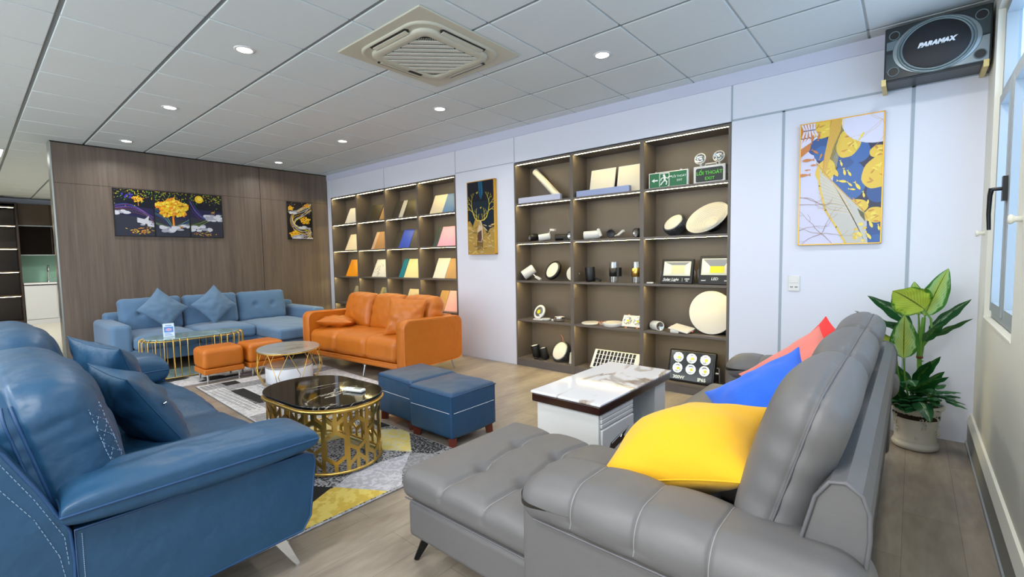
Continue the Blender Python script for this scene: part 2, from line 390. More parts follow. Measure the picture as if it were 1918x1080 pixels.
# right wall with window openings
b = MB(); ws, wh, wt = 0.87, 2.60, 0.2
ys = [YN] + [v for w in sorted(WIN) for v in w] + [YB]
for k in range(0, len(ys), 2): b.box(XR, XR+wt, ys[k], ys[k+1], 0, CZ)
for a, c in WIN: b.box(XR, XR+wt, a, c, 0, ws); b.box(XR, XR+wt, a, c, wh, CZ)
struct(b.build('wall_right', m_cream))
b = MB(); b.box(XR-0.022, XR, YN, YB, 0, 0.15); b.mat = 1
b.prism([(XR-0.026, 0.15), (XR, 0.15), (XR, 0.2), (XR-0.012, 0.2)], YN, YB, 'Y'); b.mat = 2; b.box(XR-0.03, XR-0.0225, YN, YB, 0, 0.018)
struct(b.build('baseboard_right', [m_basew, m_cream, m_alu]))
for i, (a, c) in enumerate(WIN):
    b = MB(); f = 0.045; xa, xb = XR+0.03, XR+0.09; zt = 2.13; A, C_, W0, W1 = a+.0015, c-.0015, ws+.005, wh-.0015
    b.box(xa, xb, A, a+f, W0, W1); b.box(xa, xb, c-f, C_, W0, W1); b.box(xa+.0005, xb-.0005, a+f-.001, c-f+.001, W0, ws+f); b.box(xa+.0005, xb-.0005, a+f-.001, c-f+.001, wh-f, W1)
    b.box(xa+.001, xb-.001, a+f-.001, c-f+.001, zt-f/2, zt+f/2); md = (a+c)/2; b.box(xa+0.01, xb-.002, md-0.035, md+0.035, ws+f-.001, zt-f/2+.001)
    for (p, q) in ((a+f+.002, md-0.032), (md+0.032, c-f-.002)):
        z0_, z1_ = ws+f+.002, zt-f/2-.002
        b.box(xa-.012, xb-.02, p, p+.05, z0_, z1_); b.box(xa-.012, xb-.02, q-.05, q, z0_, z1_); b.box(xa-.0115, xb-.0205, p+.049, q-.049, z0_, z0_+.05); b.box(xa-.0115, xb-.0205, p+.049, q-.049, z1_-.05, z1_)
    w = struct(b.build('window_%d' % (i+1), m_alu))
    g = MB(); g.box(xb-0.012, xb-0.008, a+f-.002, c-f+.002, ws+f-.002, wh-f+.002); g.build('pane', m_glass, w)
    h = MB()
    h.box(xa-0.03, xa-0.012, md-0.022, md+0.022, 1.50, 1.62)
    h.tube([(xa-0.03, md, 1.56), (xa-0.062, md, 1.56), (xa-0.068, md, 1.55)], 0.009); h.tube([(xa-0.066, md, 1.565), (xa-0.07, md+0.01, 1.53), (xa-0.07, md+0.03, 1.44), (xa-0.066, md+0.034, 1.36)], [0.011, 0.01, 0.009, 0.008])
    h.build('window_handle', m_black, w)
    s_ = MB(); s_.rbox(XR-0.004, XR+0.03, a-0.0, c, ws-0.008, ws+0.004, 0.003); s_.build('sill', m_cream, w)
# unseen rear wall, its large window openings put in for fill light
b = MB(); xs = [XK] + [v for w in RW for v in w] + [XR+0.2]
for k in range(0, len(xs), 2): b.box(xs[k], xs[k+1], YN-0.1, YN, 0, CZ)
for a, c in RW: b.box(a, c, YN-0.1, YN, 0, 0.35); b.box(a, c, YN-0.1, YN, 2.62, CZ)
struct(b.build('wall_rear', m_wall))
for k, (a, c) in enumerate(RW):
    b = MB(); f = 0.05
    for q in ((a, a+f, 0.35, 2.62), (c-f, c, 0.35, 2.62), (a, c, 0.35, 0.4), (a, c, 2.57, 2.62), ((a+c)/2-f/2, (a+c)/2+f/2, 0.35, 2.62)): b.box(q[0], q[1], YN-0.08, YN-0.02, q[2], q[3])
    w = struct(b.build('window_%d' % (5+k), m_alu))
b = MB(); b.box(XK-0.1, XK, YN, YB+0.4, 0, CZ); struct(b.build('wall_left', m_wall))
# wood partition with steel end
b = MB(); b.box(XW-0.2, XW, 0.75, YB+0.01, 0, CZ-0.014)
b.mat = 1
b.box(XW, XW+0.001, 3.072, 3.079, 0, CZ-0.014); b.box(XW, XW+0.001, 0.75, 3.072, 2.246, 2.25)
for z in (2.25,): b.box(XW, XW+0.001, 3.079, YB, z-0.002, z+0.001)
b.box(XW-0.205, XW+0.004, 0.745, YB+0.01, CZ-0.014, CZ)
struct(b.build('wall_partition', [m_woodw, m_dark]))
b = MB(); b.box(XW-0.21, XW+0.002, 0.735, 0.75, 0, CZ-0.01); struct(b.build('trim_2', m_steel))
b = MB(); b.box(XW, -7.672, YB-0.004, YB, 0, 2.64); struct(b.build('trim_3', m_wall))

# downlights
def downlight(x, y, label):
    t = thing('ceiling_downlight', label, 'ceiling light', (x, y, CZ), 0, 'round recessed downlights in the ceiling tiles')
    return t
dl = thing('ceiling_downlight', 'x', 'ceiling light', (0, 0, 0), 0, 'round recessed downlights in the ceiling tiles')
b = MB(); b.lathe([(0.046, -0.002), (0.05, -0.006), (0.062, -0.006), (0.066, -0.003), (0.066, 0.0)], n=28); b.build('rim', m_white, dl)
b = MB(); b.cyl((0, 0, -0.0035), (0, 0, -0.0015), 0.049, n=28); b.build('diffuser', m_down, dl)
lt = bpy.data.lights.new('downlight_and_fill_beam', 'AREA'); lt.shape = 'DISK'; lt.size = 0.14; lt.energy = 10; lt.color = (1, 0.95, 0.88); lt.spread = R(150)
lo = bpy.data.objects.new('downlight_and_fill_beam', lt); lo.location = (0, 0, -0.012); COL.objects.link(lo); lo.parent = dl
DL = [(-3.578, 1.36, 'round ceiling downlight, left of the air conditioner, above the navy sofa end'), (-5.393, 1.36, 'round ceiling downlight, middle of the left row'),
      (-7.215, 1.36, 'round ceiling downlight, leftmost, beside the wood partition'), (-1.778, 3.14, 'round ceiling downlight, rightmost, in the tiles right of the air conditioner'),
      (-3.585, 3.14, 'round ceiling downlight just beyond the air conditioner'), (-5.407, 3.14, 'round ceiling downlight above the orange sofa, second from the back'),
      (-7.221, 3.14, 'round ceiling downlight nearest the corner of wood and white walls')]
for i, (x, y, l) in enumerate(DL):
    if i == 0: dl.location = (x, y, CZ); dl['label'] = l
    else: dup(dl, (x, y, CZ), None, l)
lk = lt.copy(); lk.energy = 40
lp = bpy.data.lights.new('added_fill_beam', 'AREA'); lp.size = 0.58; lp.energy = 55; lp.color = (1, 0.98, 0.95)  # unseen fill lamps without fixtures, added to brighten the right wall
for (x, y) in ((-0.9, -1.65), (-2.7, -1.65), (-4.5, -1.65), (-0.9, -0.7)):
    l2 = bpy.data.objects.new('added_fill_beam', lp); l2.location = (x, y, CZ-0.015); COL.objects.link(l2)
for (x, y) in ((-1.778, 1.36), (0.03, 1.36), (0.03, 3.14), (-3.6, -0.45), (-5.4, -0.45), (-10.8, 3.1), (-12.6, 1.36), (-10.8, 1.36), (-13.2, 0.2)):  # unseen lamps added off the visible rows to brighten right wall, floor and kitchen
    l2 = bpy.data.objects.new('downlight_and_fill_beam', lk if x < -9 else lt); l2.location = (x, y, CZ-0.012); COL.objects.link(l2)
# square panel light beyond the partition
t = thing('panel_light', 'square bright ceiling panel light beyond the partition, at the far left', 'ceiling light', (-9.03, 0.28, CZ))
b = MB(); b.rbox(-9.33, -8.73, 0.14, 0.43, CZ-0.012, CZ-0.001, 0.003); b.build('frame', m_white, t)
b = MB(); b.box(-9.31, -8.75, 0.16, 0.41, CZ-0.014, CZ-0.012); b.build('diffuser', mat('panel_glow', (0.95, 0.98, 1, 1), emit=8), t)

# ceiling cassette air conditioner
AX, AY = -2.672, 2.262
t = thing('air_conditioner', 'square cream ceiling cassette air conditioner with diagonal louvred grille', 'air conditioner', (AX, AY, CZ))
m_ac = mat('ac_cream_plastic', '#c9c8b6', 0.42); m_ac2 = mat('ac_vent_black', '#17181a', 0.6)
b = MB(T(AX, AY, CZ)); b.rbox(-0.457, 0.457, -0.457, 0.457, -0.012, 0.0, 0.006, 2); b.build('panel', m_ac, t)
b = MB(T(AX, AY, CZ))
def rr(h, r, n=6):
    p = []
    for cx, cy, a in ((h-r, h-r, 0), (-h+r, h-r, 90), (-h+r, -h+r, 180), (h-r, -h+r, 270)):
        p += [(cx+r*math.cos(R(a+90*i/n)), cy+r*math.sin(R(a+90*i/n))) for i in range(n+1)]
    return p
def rring(mb, lv, smooth=True):
    vs = []; fs = []; n = None
    for h, r, z in lv: q = rr(h, r); n = len(q); vs += [(x, y, z) for x, y in q]
    for j in range(len(lv)-1): fs += [(j*n+i, j*n+(i+1) % n, (j+1)*n+(i+1) % n, (j+1)*n+i) for i in range(n)]
    mb.add(vs, fs, smooth)
rring(b, [(0.385, 0.16, -0.012), (0.382, 0.16, -0.02), (0.372, 0.15, -0.026), (0.362, 0.15, -0.022), (0.30, 0.10, -0.022)])
b.build('housing', m_ac, t)
b = MB(T(AX, AY, CZ)); rring(b, [(0.318, 0.1, -0.022), (0.316, 0.1, -0.036), (0.305, 0.09, -0.043), (0.255, 0.05, -0.043), (0.245, 0.045, -0.038), (0.245, 0.045, -0.03)])
b.mat = 1; b.box(-0.25, 0.25, -0.25, 0.25, -0.03, -0.026)
b.build('grille_frame', [m_ac, m_ac2], t)
b = MB(T(AX, AY, CZ) @ RZ(45)); G = 0.243; D = G*math.sqrt(2)
for k in range(-5, 6):
    c = k*0.062
    L1 = D-abs(c)-0.012
    if L1 > 0.03:
        la, lb = D-abs(c-0.019), D-abs(c+0.019)
        P_ = [(-la, c-0.016), (la, c-0.016), (lb, c+0.016), (-lb, c+0.016)]
        if c == 0: P_ = [(-la, -0.019), (la, -0.019), (D, 0), (lb, 0.019), (-lb, 0.019), (-D, 0)]
        b.prism(P_, -0.042, -0.033, 'Z')
    c2 = c+0.031; L2 = D-abs(c2)
    if L2 > 0.04:
        x = -L2+0.012
        while x < L2-0.01:
            b.prism([(x, c2-0.015), (x+0.0028, c2-0.015), (x+0.0028+0.003, c2+0.015), (x+0.003, c2+0.015)], -0.038, -0.032, 'Z'); x += 0.0115
b.build('grille', mat('ac_grille', '#d4d5c9', 0.4), t)
for a in range(4):
    M = T(AX, AY, CZ) @ RZ(90*a)
    b = MB(M); b.prism([(-0.185, 0.325), (0.185, 0.325), (0.20, 0.34), (0.19, 0.37), (-0.19, 0.37), (-0.20, 0.34)], -0.0275, -0.0225, 'Z'); b.build('outlet_slot', m_ac2, t)
    b = MB(M @ T(0, 0.342, -0.031) @ RX(10)); b.rbox(-0.182, 0.182, -0.02, 0.012, -0.004, 0.003, 0.003, 2); b.build('flap', m_ac, t)
b = MB(T(AX, AY, CZ)); b.rbox(-0.28-0.02, -0.28+0.01, 0.03, 0.15, -0.0455, -0.042, 0.001); b.build('display', m_ac2, t)

# wall switch
t = thing('wall_switch', 'white double wall switch plate beside the large gold and blue framed picture', 'switch', (-0.695, YB, 0.966))
b = MB(); b.rbox(-0.735, -0.656, YB-0.01, YB, 0.966, 1.088, 0.004); b.build('plate', m_white, t)
b = MB(); b.rbox(-0.725, -0.666, YB-0.013, YB-0.01, 1.03, 1.06, 0.0015); b.build('rocker', m_white, t)
b = MB(); [b.cyl((x, YB-0.0115, 0.998), (x, YB-0.01, 0.998), 0.004, n=8) for x in (-0.716, -0.706, -0.685, -0.675)]; b.build('socket', m_dark, t)
# curtain hold-back knobs on the right wall
def knob(y, z, label):
    t = thing('curtain_holdback', label, 'curtain holdback', (XR, y, z))
    b = MB(T(XR, y, z) @ RY(-90)); b.lathe([(0, 0), (0.012, 0), (0.011, 0.02), (0.018, 0.028), (0.02, 0.034), (0.016, 0.04), (0, 0.042)], n=16); b.build('knob', m_cream, t)
knob(3.99, 1.36, 'small cream wall knob between the window and the corner'); knob(2.72, 1.38, 'small cream wall knob on the near side of the window')
# ------------------------------------------------------------------ grey leather sofa with chaise (along the window wall)
m_grey = mat('grey_leather', '#626162', 0.48, var=0.05, vscale=7, bump=0.12, bscale=420, b2=0.05, b2s=14)
m_greyseam = mat('grey_piping', '#5d5d61', 0.5)
def nz(p, s, a): return a*noise.noise(Vector(p)*s)
def gauss(d, w): return math.exp(-(d/w)**2)
t = thing('corner_sofa', 'grey leather sofa with tufted chaise and rolled padded arms beside the window wall', 'sofa', (-0.9, 2.3, 0))
b = MB(); b.rbox(-1.565, -0.15, 1.135, 1.85, 0.115, 0.272, 0.025, 4); b.rbox(-1.0, -0.15, 1.85, 3.35, 0.115, 0.272, 0.025, 4)
b.build('base', m_grey, t)
seams = (-1.34, -1.12, -0.90)
def chaise(p, n):
    X = p.x-1.065; Y = p.y+1.49
    q = Vector(p)
    if p.z > 0:
        hgt = 0.018*(1-(p.x/0.535)**4)*(1-(p.y/0.38)**4) if abs(p.x) < 0.535 and abs(p.y) < 0.38 else 0
        d = 0
        for s_ in seams:
            bend = 0.02*math.sin((Y-1.12)*9)
            d += 0.012*gauss(X-s_-bend, 0.010)+0.012*gauss(X-s_-bend, 0.05)
            for ty in (1.34, 1.61): d += 0.022*gauss(math.hypot(X-s_-0.02*math.sin((ty-1.12)*9), Y-ty), 0.035)
        up = max(0, n.z)
        q.z += (hgt-d)*up + nz((X, Y, 0), 6, 0.004)*up
        if up < 0.9:
            for s_ in seams: q -= Vector((0, n.y, 0))*0.006*gauss(X-s_-(0.02*math.sin((Y-1.12)*9)), 0.012)
    return q
b = MB(); b.rbox(-1.60, -0.53, 1.12, 1.87, 0.272, 0.40, 0.05, 5, (120, 80, 3), chaise)
ch = b.build('chaise_cushion', m_grey, t)
b = MB(); b.tube([(-1.555, 1.121, 0.288), (-0.92, 1.121, 0.288)], 0.003, 6); b.tube([(-1.599, 1.16, 0.288), (-1.599, 1.82, 0.288)], 0.003, 6); b.build('piping', m_greyseam, ch)
def puffz(hx_, hy, a, sc_=6, na=0.004):
    def f(p, n):
        q = Vector(p); e = max(0, 1-(p.x/hx_)**2)*max(0, 1-(p.y/hy)**2)
        q.z += a*e*(1 if p.z > 0 else -0.2) + nz((p.x+hx_, p.y, 1), sc_, na); return q
    return f
m_gst = mat('grey_seam_thread', '#8b8a8a', 0.6)
HCH = (0.535, 0.375, 0.064); CHC = Vector((-1.065, 1.495, 0.336))
for s_ in seams:
    b = MB()
    pts = []
    for a in range(49):
        v = -0.375+0.73*a/48; Y = v+1.49; p, n = rpoint((s_+1.065+0.02*math.sin((Y-1.12)*9), v, 0.064), HCH, 0.05); pts.append(CHC+chaise(p, n)+n*0.0008)
    b.tube(pts, 0.0019, 5); b.build('seam', m_gst, ch)
for k, (ya, yb) in enumerate(((1.875, 2.57), (2.575, 3.27))):
    b = MB(); b.rbox(-1.03, -0.20, ya, yb, 0.272, 0.395, 0.045, 4, (24, 24, 2), puffz(0.415, 0.35, 0.03)); b.build('seat_cushion', m_grey, t)
def armfn(gx, h=0.5):
    def f(p, n):
        q = Vector(p); X = p.x-0.495; k = 0
        for g_ in gx: k += 0.006*gauss(X-g_, 0.006)+0.007*gauss(X-g_, 0.045)
        q -= n*k*(1 if n.z > -0.3 else 0.2)
        if p.z > 0: q.z -= 0.025*gauss(p.x+0.46, 0.12)
        q += n*nz((p.x, p.y*2, p.z*2), 5, 0.002)
        return q
    return f
for ya, yb, nm in ((1.10, 1.375, 'near'), (3.26, 3.52, 'far')):
    s_ = 1 if nm == 'near' else -1
    b = MB(); y0_, y1_ = (ya+0.006, yb-0.04) if s_ > 0 else (ya+0.04, yb-0.02)
    b.rbox(-0.93, -0.07, y0_, y1_, 0.115, 0.50, 0.03, 4); b.build('arm', m_grey, t)
    b = MB(); b.rbox(-0.955, -0.035, ya-0.012*s_, yb, 0.415, 0.595, 0.088, 7, (150, 6, 4), armfn((-0.733, -0.535, -0.345))); ar = b.build('arm_bolster', m_grey, t)
    fa = armfn((-0.733, -0.535, -0.345)); HA = (0.46, (yb-ya+0.012)/2 if s_ > 0 else (yb-ya-0.012)/2, 0.09); CA = Vector((-0.495, (ya-0.012*s_+yb)/2, 0.505))
    for g_ in (-0.733, -0.535, -0.345):
        pts = []; b = MB()
        for a in range(33):
            th = math.pi*(-0.12+1.24*a/32); cx, cz = math.cos(th), math.sin(th); m_ = max(abs(cx), abs(cz)); p, n = rpoint((g_+0.495, -s_*HA[1]*cx/m_, HA[2]*cz/m_), HA, 0.088); pts.append(CA+fa(p, n)+n*0.0008)
        b.tube(pts, 0.0019, 5); b.build('seam', m_gst, ar)
    b = MB(); yy = ya-0.006 if s_ > 0 else yb+0.0; b.tube([(-0.86, yy-0.008*s_, 0.462), (-0.1, yy-0.008*s_, 0.462)], 0.003, 6); b.build('piping', m_greyseam, ar)
# back frame
b = MB()
pf = [(-0.26, 0.115), (-0.085, 0.115), (-0.068, 0.45), (-0.052, 0.63), (-0.054, 0.69), (-0.068, 0.728), (-0.098, 0.748), (-0.128, 0.742), (-0.155, 0.70), (-0.19, 0.55), (-0.22, 0.42)]
b.prism(pf, 1.245, 3.40, 'Y'); b.build('back_frame', m_grey, t)
for y in (1.243, 3.402): b = MB(); b.tube([(x, y, z) for x, z in pf[1:]], 0.005, 6); b.build('piping', m_greyseam, t)
def backc(p, n):
    q = Vector(p); y = p.y/0.34; z = p.z/0.245
    e = max(0, 1-y*y)**0.6*max(0, 1-z*z)**0.5
    q.x += (0.05 if p.x < 0 else 0.008)*e*(-1 if p.x < 0 else 1)
    if abs(p.x) < 0.05: q -= n*0.004*gauss(p.x, 0.008)*(1 if abs(n.x) < 0.5 else 0)
    if p.z > 0: q.z += 0.02*max(0, 1-y*y)
    pk = 0.002*math.sin(p.z*70+p.y*9)*gauss(abs(p.y)-0.33, 0.05)*gauss(p.x, 0.07)
    q += n*(pk+nz((p.x*3, p.y+2, p.z*2), 4, 0.003)); return q
for k in range(3):
    yc = 1.605+0.675*k
    b = MB(T(-0.222, yc, 0.685) @ RY(16)); b.rbox(-0.074, 0.074, -0.335, 0.335, -0.24, 0.24, 0.070, 7, (10, 44, 40), backc)
    c = b.build('back_cushion', m_grey, t)
    b = MB(T(-0.222, yc, 0.685) @ RY(16)); pts = []
    for a in range(41):
        th = math.pi*a/40; yy = -0.335*math.cos(th); zz = -0.2+0.44*math.sin(th)
        if abs(math.cos(th)) > 1e-6 or 1:
            r_ = max(abs(math.cos(th)), abs(math.sin(th))); yy = -0.335*math.cos(th)/r_; zz = -0.24+0.48*min(1, math.sin(th)/r_) if math.sin(th)/r_ < 1 else 0.24
        p_, n_ = rpoint((0.0, yy, zz), (0.074, 0.335, 0.24), 0.070); pts.append(backc(p_, n_)+n_*0.001)
    b.tube(pts, 0.0035, 6); b.build('seam', m_greyseam, c)
def blade(b, x, y, dx, dy, h=0.12, w=0.03):
    b.cyl((x, y, h), (x+dx, y+dy, 0.0), w, w*0.42, 4, ph=R(45))
for x, y, dx, dy in ((-1.52, 1.22, -0.035, -0.055), (-1.52, 1.86, -0.03, 0.03), (-0.2, 1.22, 0.02, -0.03), (-0.2, 3.38, 0.02, 0.03), (-0.96, 3.35, -0.03, 0.04)):
    b = MB(); blade(b, x, y, dx, dy); b.build('leg', m_bmet, t)
# scatter cushions on the grey sofa
def scatter(name, label, col, M, w, h, th, seed, vs=300, sag=0.0, wr=0.006, grp=None, rough=0.85, mm=None, seamtube=True, base=(0, 0, 0), pw=0.5, bow=0.09, n=30):
    m = mm or mat(col+'_fabric', col, rough, bump=0.5, bscale=vs, sheen=0.15, b2=0.1, b2s=20)
    t = thing(name, label, 'pillow', base, 0, grp)
    b = MB(); seam = pillow(b, w, h, th, n, bow, wr, seed, M, pw, sag); c = b.build('cover', m, t)
    if seamtube:
        b = MB(); b.tube(seam, 0.0028, 6, True); b.build('seam', m, t)
    return t
def leanM(c, ang, lean, roll=0): return T(*c) @ RZ(ang) @ RX(lean) @ RY(roll)
# local Y is the thickness axis; RZ(90) turns it to face along X
G2 = 'bright scatter cushions along the grey sofa'
for lab, col, c, xd, zd, w, h, th, sd in (
        ('bright yellow fabric cushion lying at the near end of the grey sofa', '#e6ad0c', (-0.57, 1.545, 0.612), (.50, .02, .16), (-.16, .50, .06), 0.53, 0.46, 0.26, 1.0),
        ('royal blue fabric cushion on the grey sofa, just behind the yellow one', '#1f63dc', (-0.465, 2.18, 0.63), (.42, .10, .28), (-.25, .5, .25), 0.46, 0.44, 0.19, 2.0),
        ('salmon pink fabric cushion between the blue and the red ones on the grey sofa', '#e07d72', (-0.445, 2.74, 0.645), (.40, .12, .32), (-.3, .5, .25), 0.48, 0.42, 0.17, 3.3),
        ('red fabric cushion at the far end of the grey sofa', '#ea2f2e', (-0.40, 3.12, 0.665), (.34, .12, .38), (-.4, .4, .2), 0.42, 0.36, 0.14, 4.1)):
    scatter('scatter_cushion', lab, col, basis(c, xd, zd), w, h, th, sd, grp=G2, base=(c[0], c[1], 0.42), bow=.15, pw=.6)

# ------------------------------------------------------------------ navy leather sofa (front left)
m_blue = mat('blue_leather', '#1f4767', 0.42, var=0.10, vscale=6, bump=0.12, bscale=420, b2=0.15, b2s=9)
m_bstitch = mat('pale_blue_stitching', '#86a0ba', 0.7)
m_bpipe = mat('blue_piping', '#1d436c', 0.5)
t = thing('leather_sofa', 'navy blue leather sofa with pale contrast stitching and chrome feet at the front left', 'sofa', (-3.0, 0.4, 0))
b = MB(); b.rbox(-4.08, -1.97, -0.1, 0.86, 0.15, 0.27, 0.03, 4); b.build('base', m_blue, t)
pY = [(0.165, 0.15), (0.83, 0.17), (0.865, 0.22), (0.893, 0.44), (0.885, 0.47), (0.86, 0.482), (0.165, 0.482)]
for xa, xb in ((-1.965, -1.85), (-4.2, -4.05)):
    b = MB(); b.prism(pY, xa, xb, 'X'); ar = b.build('arm', m_blue, t)
    xo = xb if xa > -3 else xa
    b = MB()
    for n_ in range(46):
        z0_ = 0.17+0.3*n_/46
        b.tube([(xo+(0.0015 if xa > -3 else -0.0015), 0.18, z0_), (xo+(0.0015 if xa > -3 else -0.0015), 0.18, z0_+0.004)], 0.0012, 5)
    b.build('stitching', m_bstitch, ar)
    b = MB(); b.tube([(xo, y, z) for y, z in pY], 0.004, 6, True); b.build('piping', m_bpipe, ar)
    # arm pillow
    xc = (xa+xb)/2+(-0.03 if xa > -3 else 0.04)
    b = MB(T(xc, 0.512, 0.548 if xa > -3 else 0.525) @ RX(90)); sm_ = pillow(b, 0.27 if xa > -3 else 0.32, 0.755, 0.145 if xa > -3 else 0.26, 40, 0.02, 0.005, xa, T(0, 0, 0), 0.20)
    b.M = Matrix(); ap = b.build('arm_pillow', m_blue, t)
    Mx = T(xc, 0.512, 0.548 if xa > -3 else 0.525) @ RX(90)
    b = MB(Mx); b.tube(sm_, 0.004, 6, True); b.build('piping', m_bpipe, ap)
# back frame with slanted end panels
pB = [(0.155, 0.13), (0.16, 0.40), (0.155, 0.485), (0.10, 0.62), (0.035, 0.755), (-0.03, 0.80), (-0.12, 0.80), (-0.18, 0.74), (-0.20, 0.40), (-0.18, 0.13)]
b = MB(); b.prism(pB, -4.17, -1.852, 'X'); bf = b.build('back_frame', m_blue, t)
def stitch(b, pts, r=0.0010, on=0.009, off=0.006):
    P_ = [Vector(p) for p in pts]; seg = []; carry = 0
    for i in range(len(P_)-1):
        d = P_[i+1]-P_[i]; L = d.length; s = carry
        while s < L:
            e = min(s+on, L); b.tube([P_[i]+d*(s/L), P_[i]+d*(e/L)], r, 4); s += on+off
        carry = s-L
xs_ = -1.8505
b = MB(); stitch(b, [(xs_, y-0.012, z-0.012) for y, z in pB[1:6]], 0.0012); stitch(b, [(xs_, 0.13, 0.42), (xs_, 0.085, 0.55), (xs_, 0.02, 0.67), (xs_, -0.05, 0.72)], 0.0012)
stitch(b, [(xs_, 0.14, 0.16), (xs_, 0.145, 0.3), (xs_, 0.13, 0.42)], 0.0012); b.build('stitching', m_bstitch, bf)
b = MB(); b.tube([(-1.852, y, z) for y, z in pB], 0.005, 6, True); b.build('piping', m_bpipe, bf)
# seat cushions
def seatf(hx_, hy):
    def f(p, n):
        q = Vector(p); e = max(0, 1-(p.x/hx_)**4)*max(0, 1-(p.y/hy)**4)
        if p.z > 0: q.z += 0.045*e
        if p.y > 0: q.y += 0.03*max(0, 1-(p.x/hx_)**2)
        q += n*nz((p.x*2+hx_, p.y*2, p.z), 4, 0.008); return q
    return f
for xa, xb in ((-4.08, -3.03), (-3.02, -1.97)):
    b = MB(); b.rbox(xa, xb, 0.12, 0.93, 0.25, 0.41, 0.06, 5, (40, 30, 4), seatf((xb-xa)/2, 0.40)); b.build('seat_cushion', m_blue, t)
# back cushions, puffy with quilted lower corner
HC = (0.51, 0.14, 0.26)
def bc(p, n):
    q = Vector(p); x = p.x/HC[0]; z = p.z/HC[2]
    e = max(0, 1-x*x)**0.5*max(0, 1-z*z)**0.5
    if p.y > 0: q.y += 0.07*e
    if p.z > 0: q.z += 0.025*max(0, 1-x*x)**0.7
    q -= n*0.012*gauss(p.y+0.02, 0.010)*(1-abs(n.y))
    q -= n*0.010*gauss(abs(p.x)-0.36-0.03*math.sin(p.z*7), 0.007)*max(0, n.y)
    q += n*(nz((p.x*3+5, p.y*3, p.z*3), 2.2, 0.010)+nz((p.x*2, p.y*6, p.z*9), 3, 0.004)); return q
for k, (xc, rr_) in enumerate(((-2.47, 0), (-3.56, 0))):
    Mc = T(xc, 0.13, 0.64+0.03*k) @ RX(13)
    b = MB(Mc); b.rbox(-HC[0], HC[0], -HC[1], HC[1], -HC[2], HC[2], 0.125, 8, (70, 10, 40), bc); c = b.build('back_cushion', m_blue, t)
    def S(x, y, z, side):
        if side == 'F': p, n = rpoint((x, HC[1], z), HC, 0.125)
        else: p, n = rpoint((HC[0]*side, y, z), HC, 0.125)
        return Mc @ (bc(p, n)+n*0.0015)
    b = MB()
    for o in (0.0, 0.055): stitch(b, [tuple(S(0.385+o*1.2+0.05*math.sin(a/12*2.2), 0, -0.24+0.36*a/12, 'F')) for a in range(13)], 0.0016)
    for a in range(6):
        z0_ = -0.22+0.055*a; xx = 0.385+0.05*math.sin((z0_+0.24)/0.36*2.2)
        stitch(b, [tuple(S(xx+0.066*q/5, 0, z0_+0.055*q/5, 'F')) for q in range(6)], 0.0012); stitch(b, [tuple(S(xx+0.066*(1-q/5), 0, z0_+0.055*q/5, 'F')) for q in range(6)], 0.0012)
    b.build('quilted_stitching', m_bstitch, c)
    for yy, rr2 in ((-0.02, .006), (-0.045, .004)): b = MB(); b.tube([tuple(S(0, yy, -0.25+0.5*a/24, 1)) for a in range(25)], rr2, 6); b.build('piping', m_bpipe, c)
for x, y, dx, dy in ((-1.99, 0.76, 0.075, 0.075), (-4.06, 0.76, -0.04, 0.05), (-1.99, -0.1, 0.05, -0.05), (-4.06, -0.1, -0.04, -0.05)):
    b = MB(); b.cyl((x, y, 0.165), (x+dx, y+dy, 0.0), 0.038, 0.011, 4, ph=R(20)); b.prism([(x-0.11, y-0.02), (x+0.03, y+0.03), (x+0.02, y+0.045), (x-0.11, y)], 0.15, 0.17, 'Z'); b.build('leg', m_chrome, t)
# throw pillows in the same leather
G3 = 'navy leather throw pillows on the navy sofa'
tp = scatter('throw_pillow', 'navy leather throw pillow with a small snap button, the nearer of two', 'x', leanM((-2.74, 0.50, 0.59), 6, 31, 2), 0.48, 0.46, 0.21, 5.5, mm=m_blue, grp=G3, base=(-2.80, 0.46, 0.42), wr=0.012)
Mq = leanM((-2.74, 0.50, 0.59), 6, 31, 2)
b = MB(Mq); b.cyl((0.205, 0.045, 0.03), (0.209, 0.056, 0.03), 0.007, n=12); b.build('snap_button', m_chrome, tp)
scatter('throw_pillow', 'navy leather throw pillow standing behind the nearer one', 'x', leanM((-3.08, 0.47, 0.66), 14, 22, 4), 0.48, 0.48, 0.20, 7.1, mm=m_blue, grp=G3, base=(-3.18, 0.34, 0.42), wr=0.012)

# ------------------------------------------------------------------ orange leather sofa
m_or = mat('orange_leather', '#be6a18', 0.42, var=0.10, vscale=5, bump=0.12, bscale=420, b2=0.15, b2s=10)
m_orp = mat('orange_piping', '#d98238', 0.5)
OC = (-4.80, 3.16, 0); OA = 4.4; OM = T(*OC) @ RZ(OA)
t = thing('leather_sofa', 'orange leather three seat sofa in front of the sample board bookcase', 'sofa', OC, R(OA))
W2 = 0.93
b = MB(OM); b.rbox(-W2+0.05, W2-0.05, -0.41, 0.40, 0.125, 0.19, 0.025, 3); b.build('base', m_or, t)
b = MB(OM); b.tube([(-W2+0.08, -0.412, 0.188), (W2-0.08, -0.412, 0.188)], 0.004, 6); b.build('piping', m_orp, t)
def roundpoly(y0, y1, z0, z1, r, rt, n=8):
    p = []
    for cy, cz, a, q in ((y1-r, z1-rt, 0, (r, rt)), (y0+r, z1-rt, 90, (r, rt)), (y0+r, z0+r*0.6, 180, (r, r*0.6)), (y1-r, z0+r*0.6, 270, (r, r*0.6))):
        p += [(cy+q[0]*math.cos(R(a+90*i/n)), cz+q[1]*math.sin(R(a+90*i/n))) for i in range(n+1)]
    return p
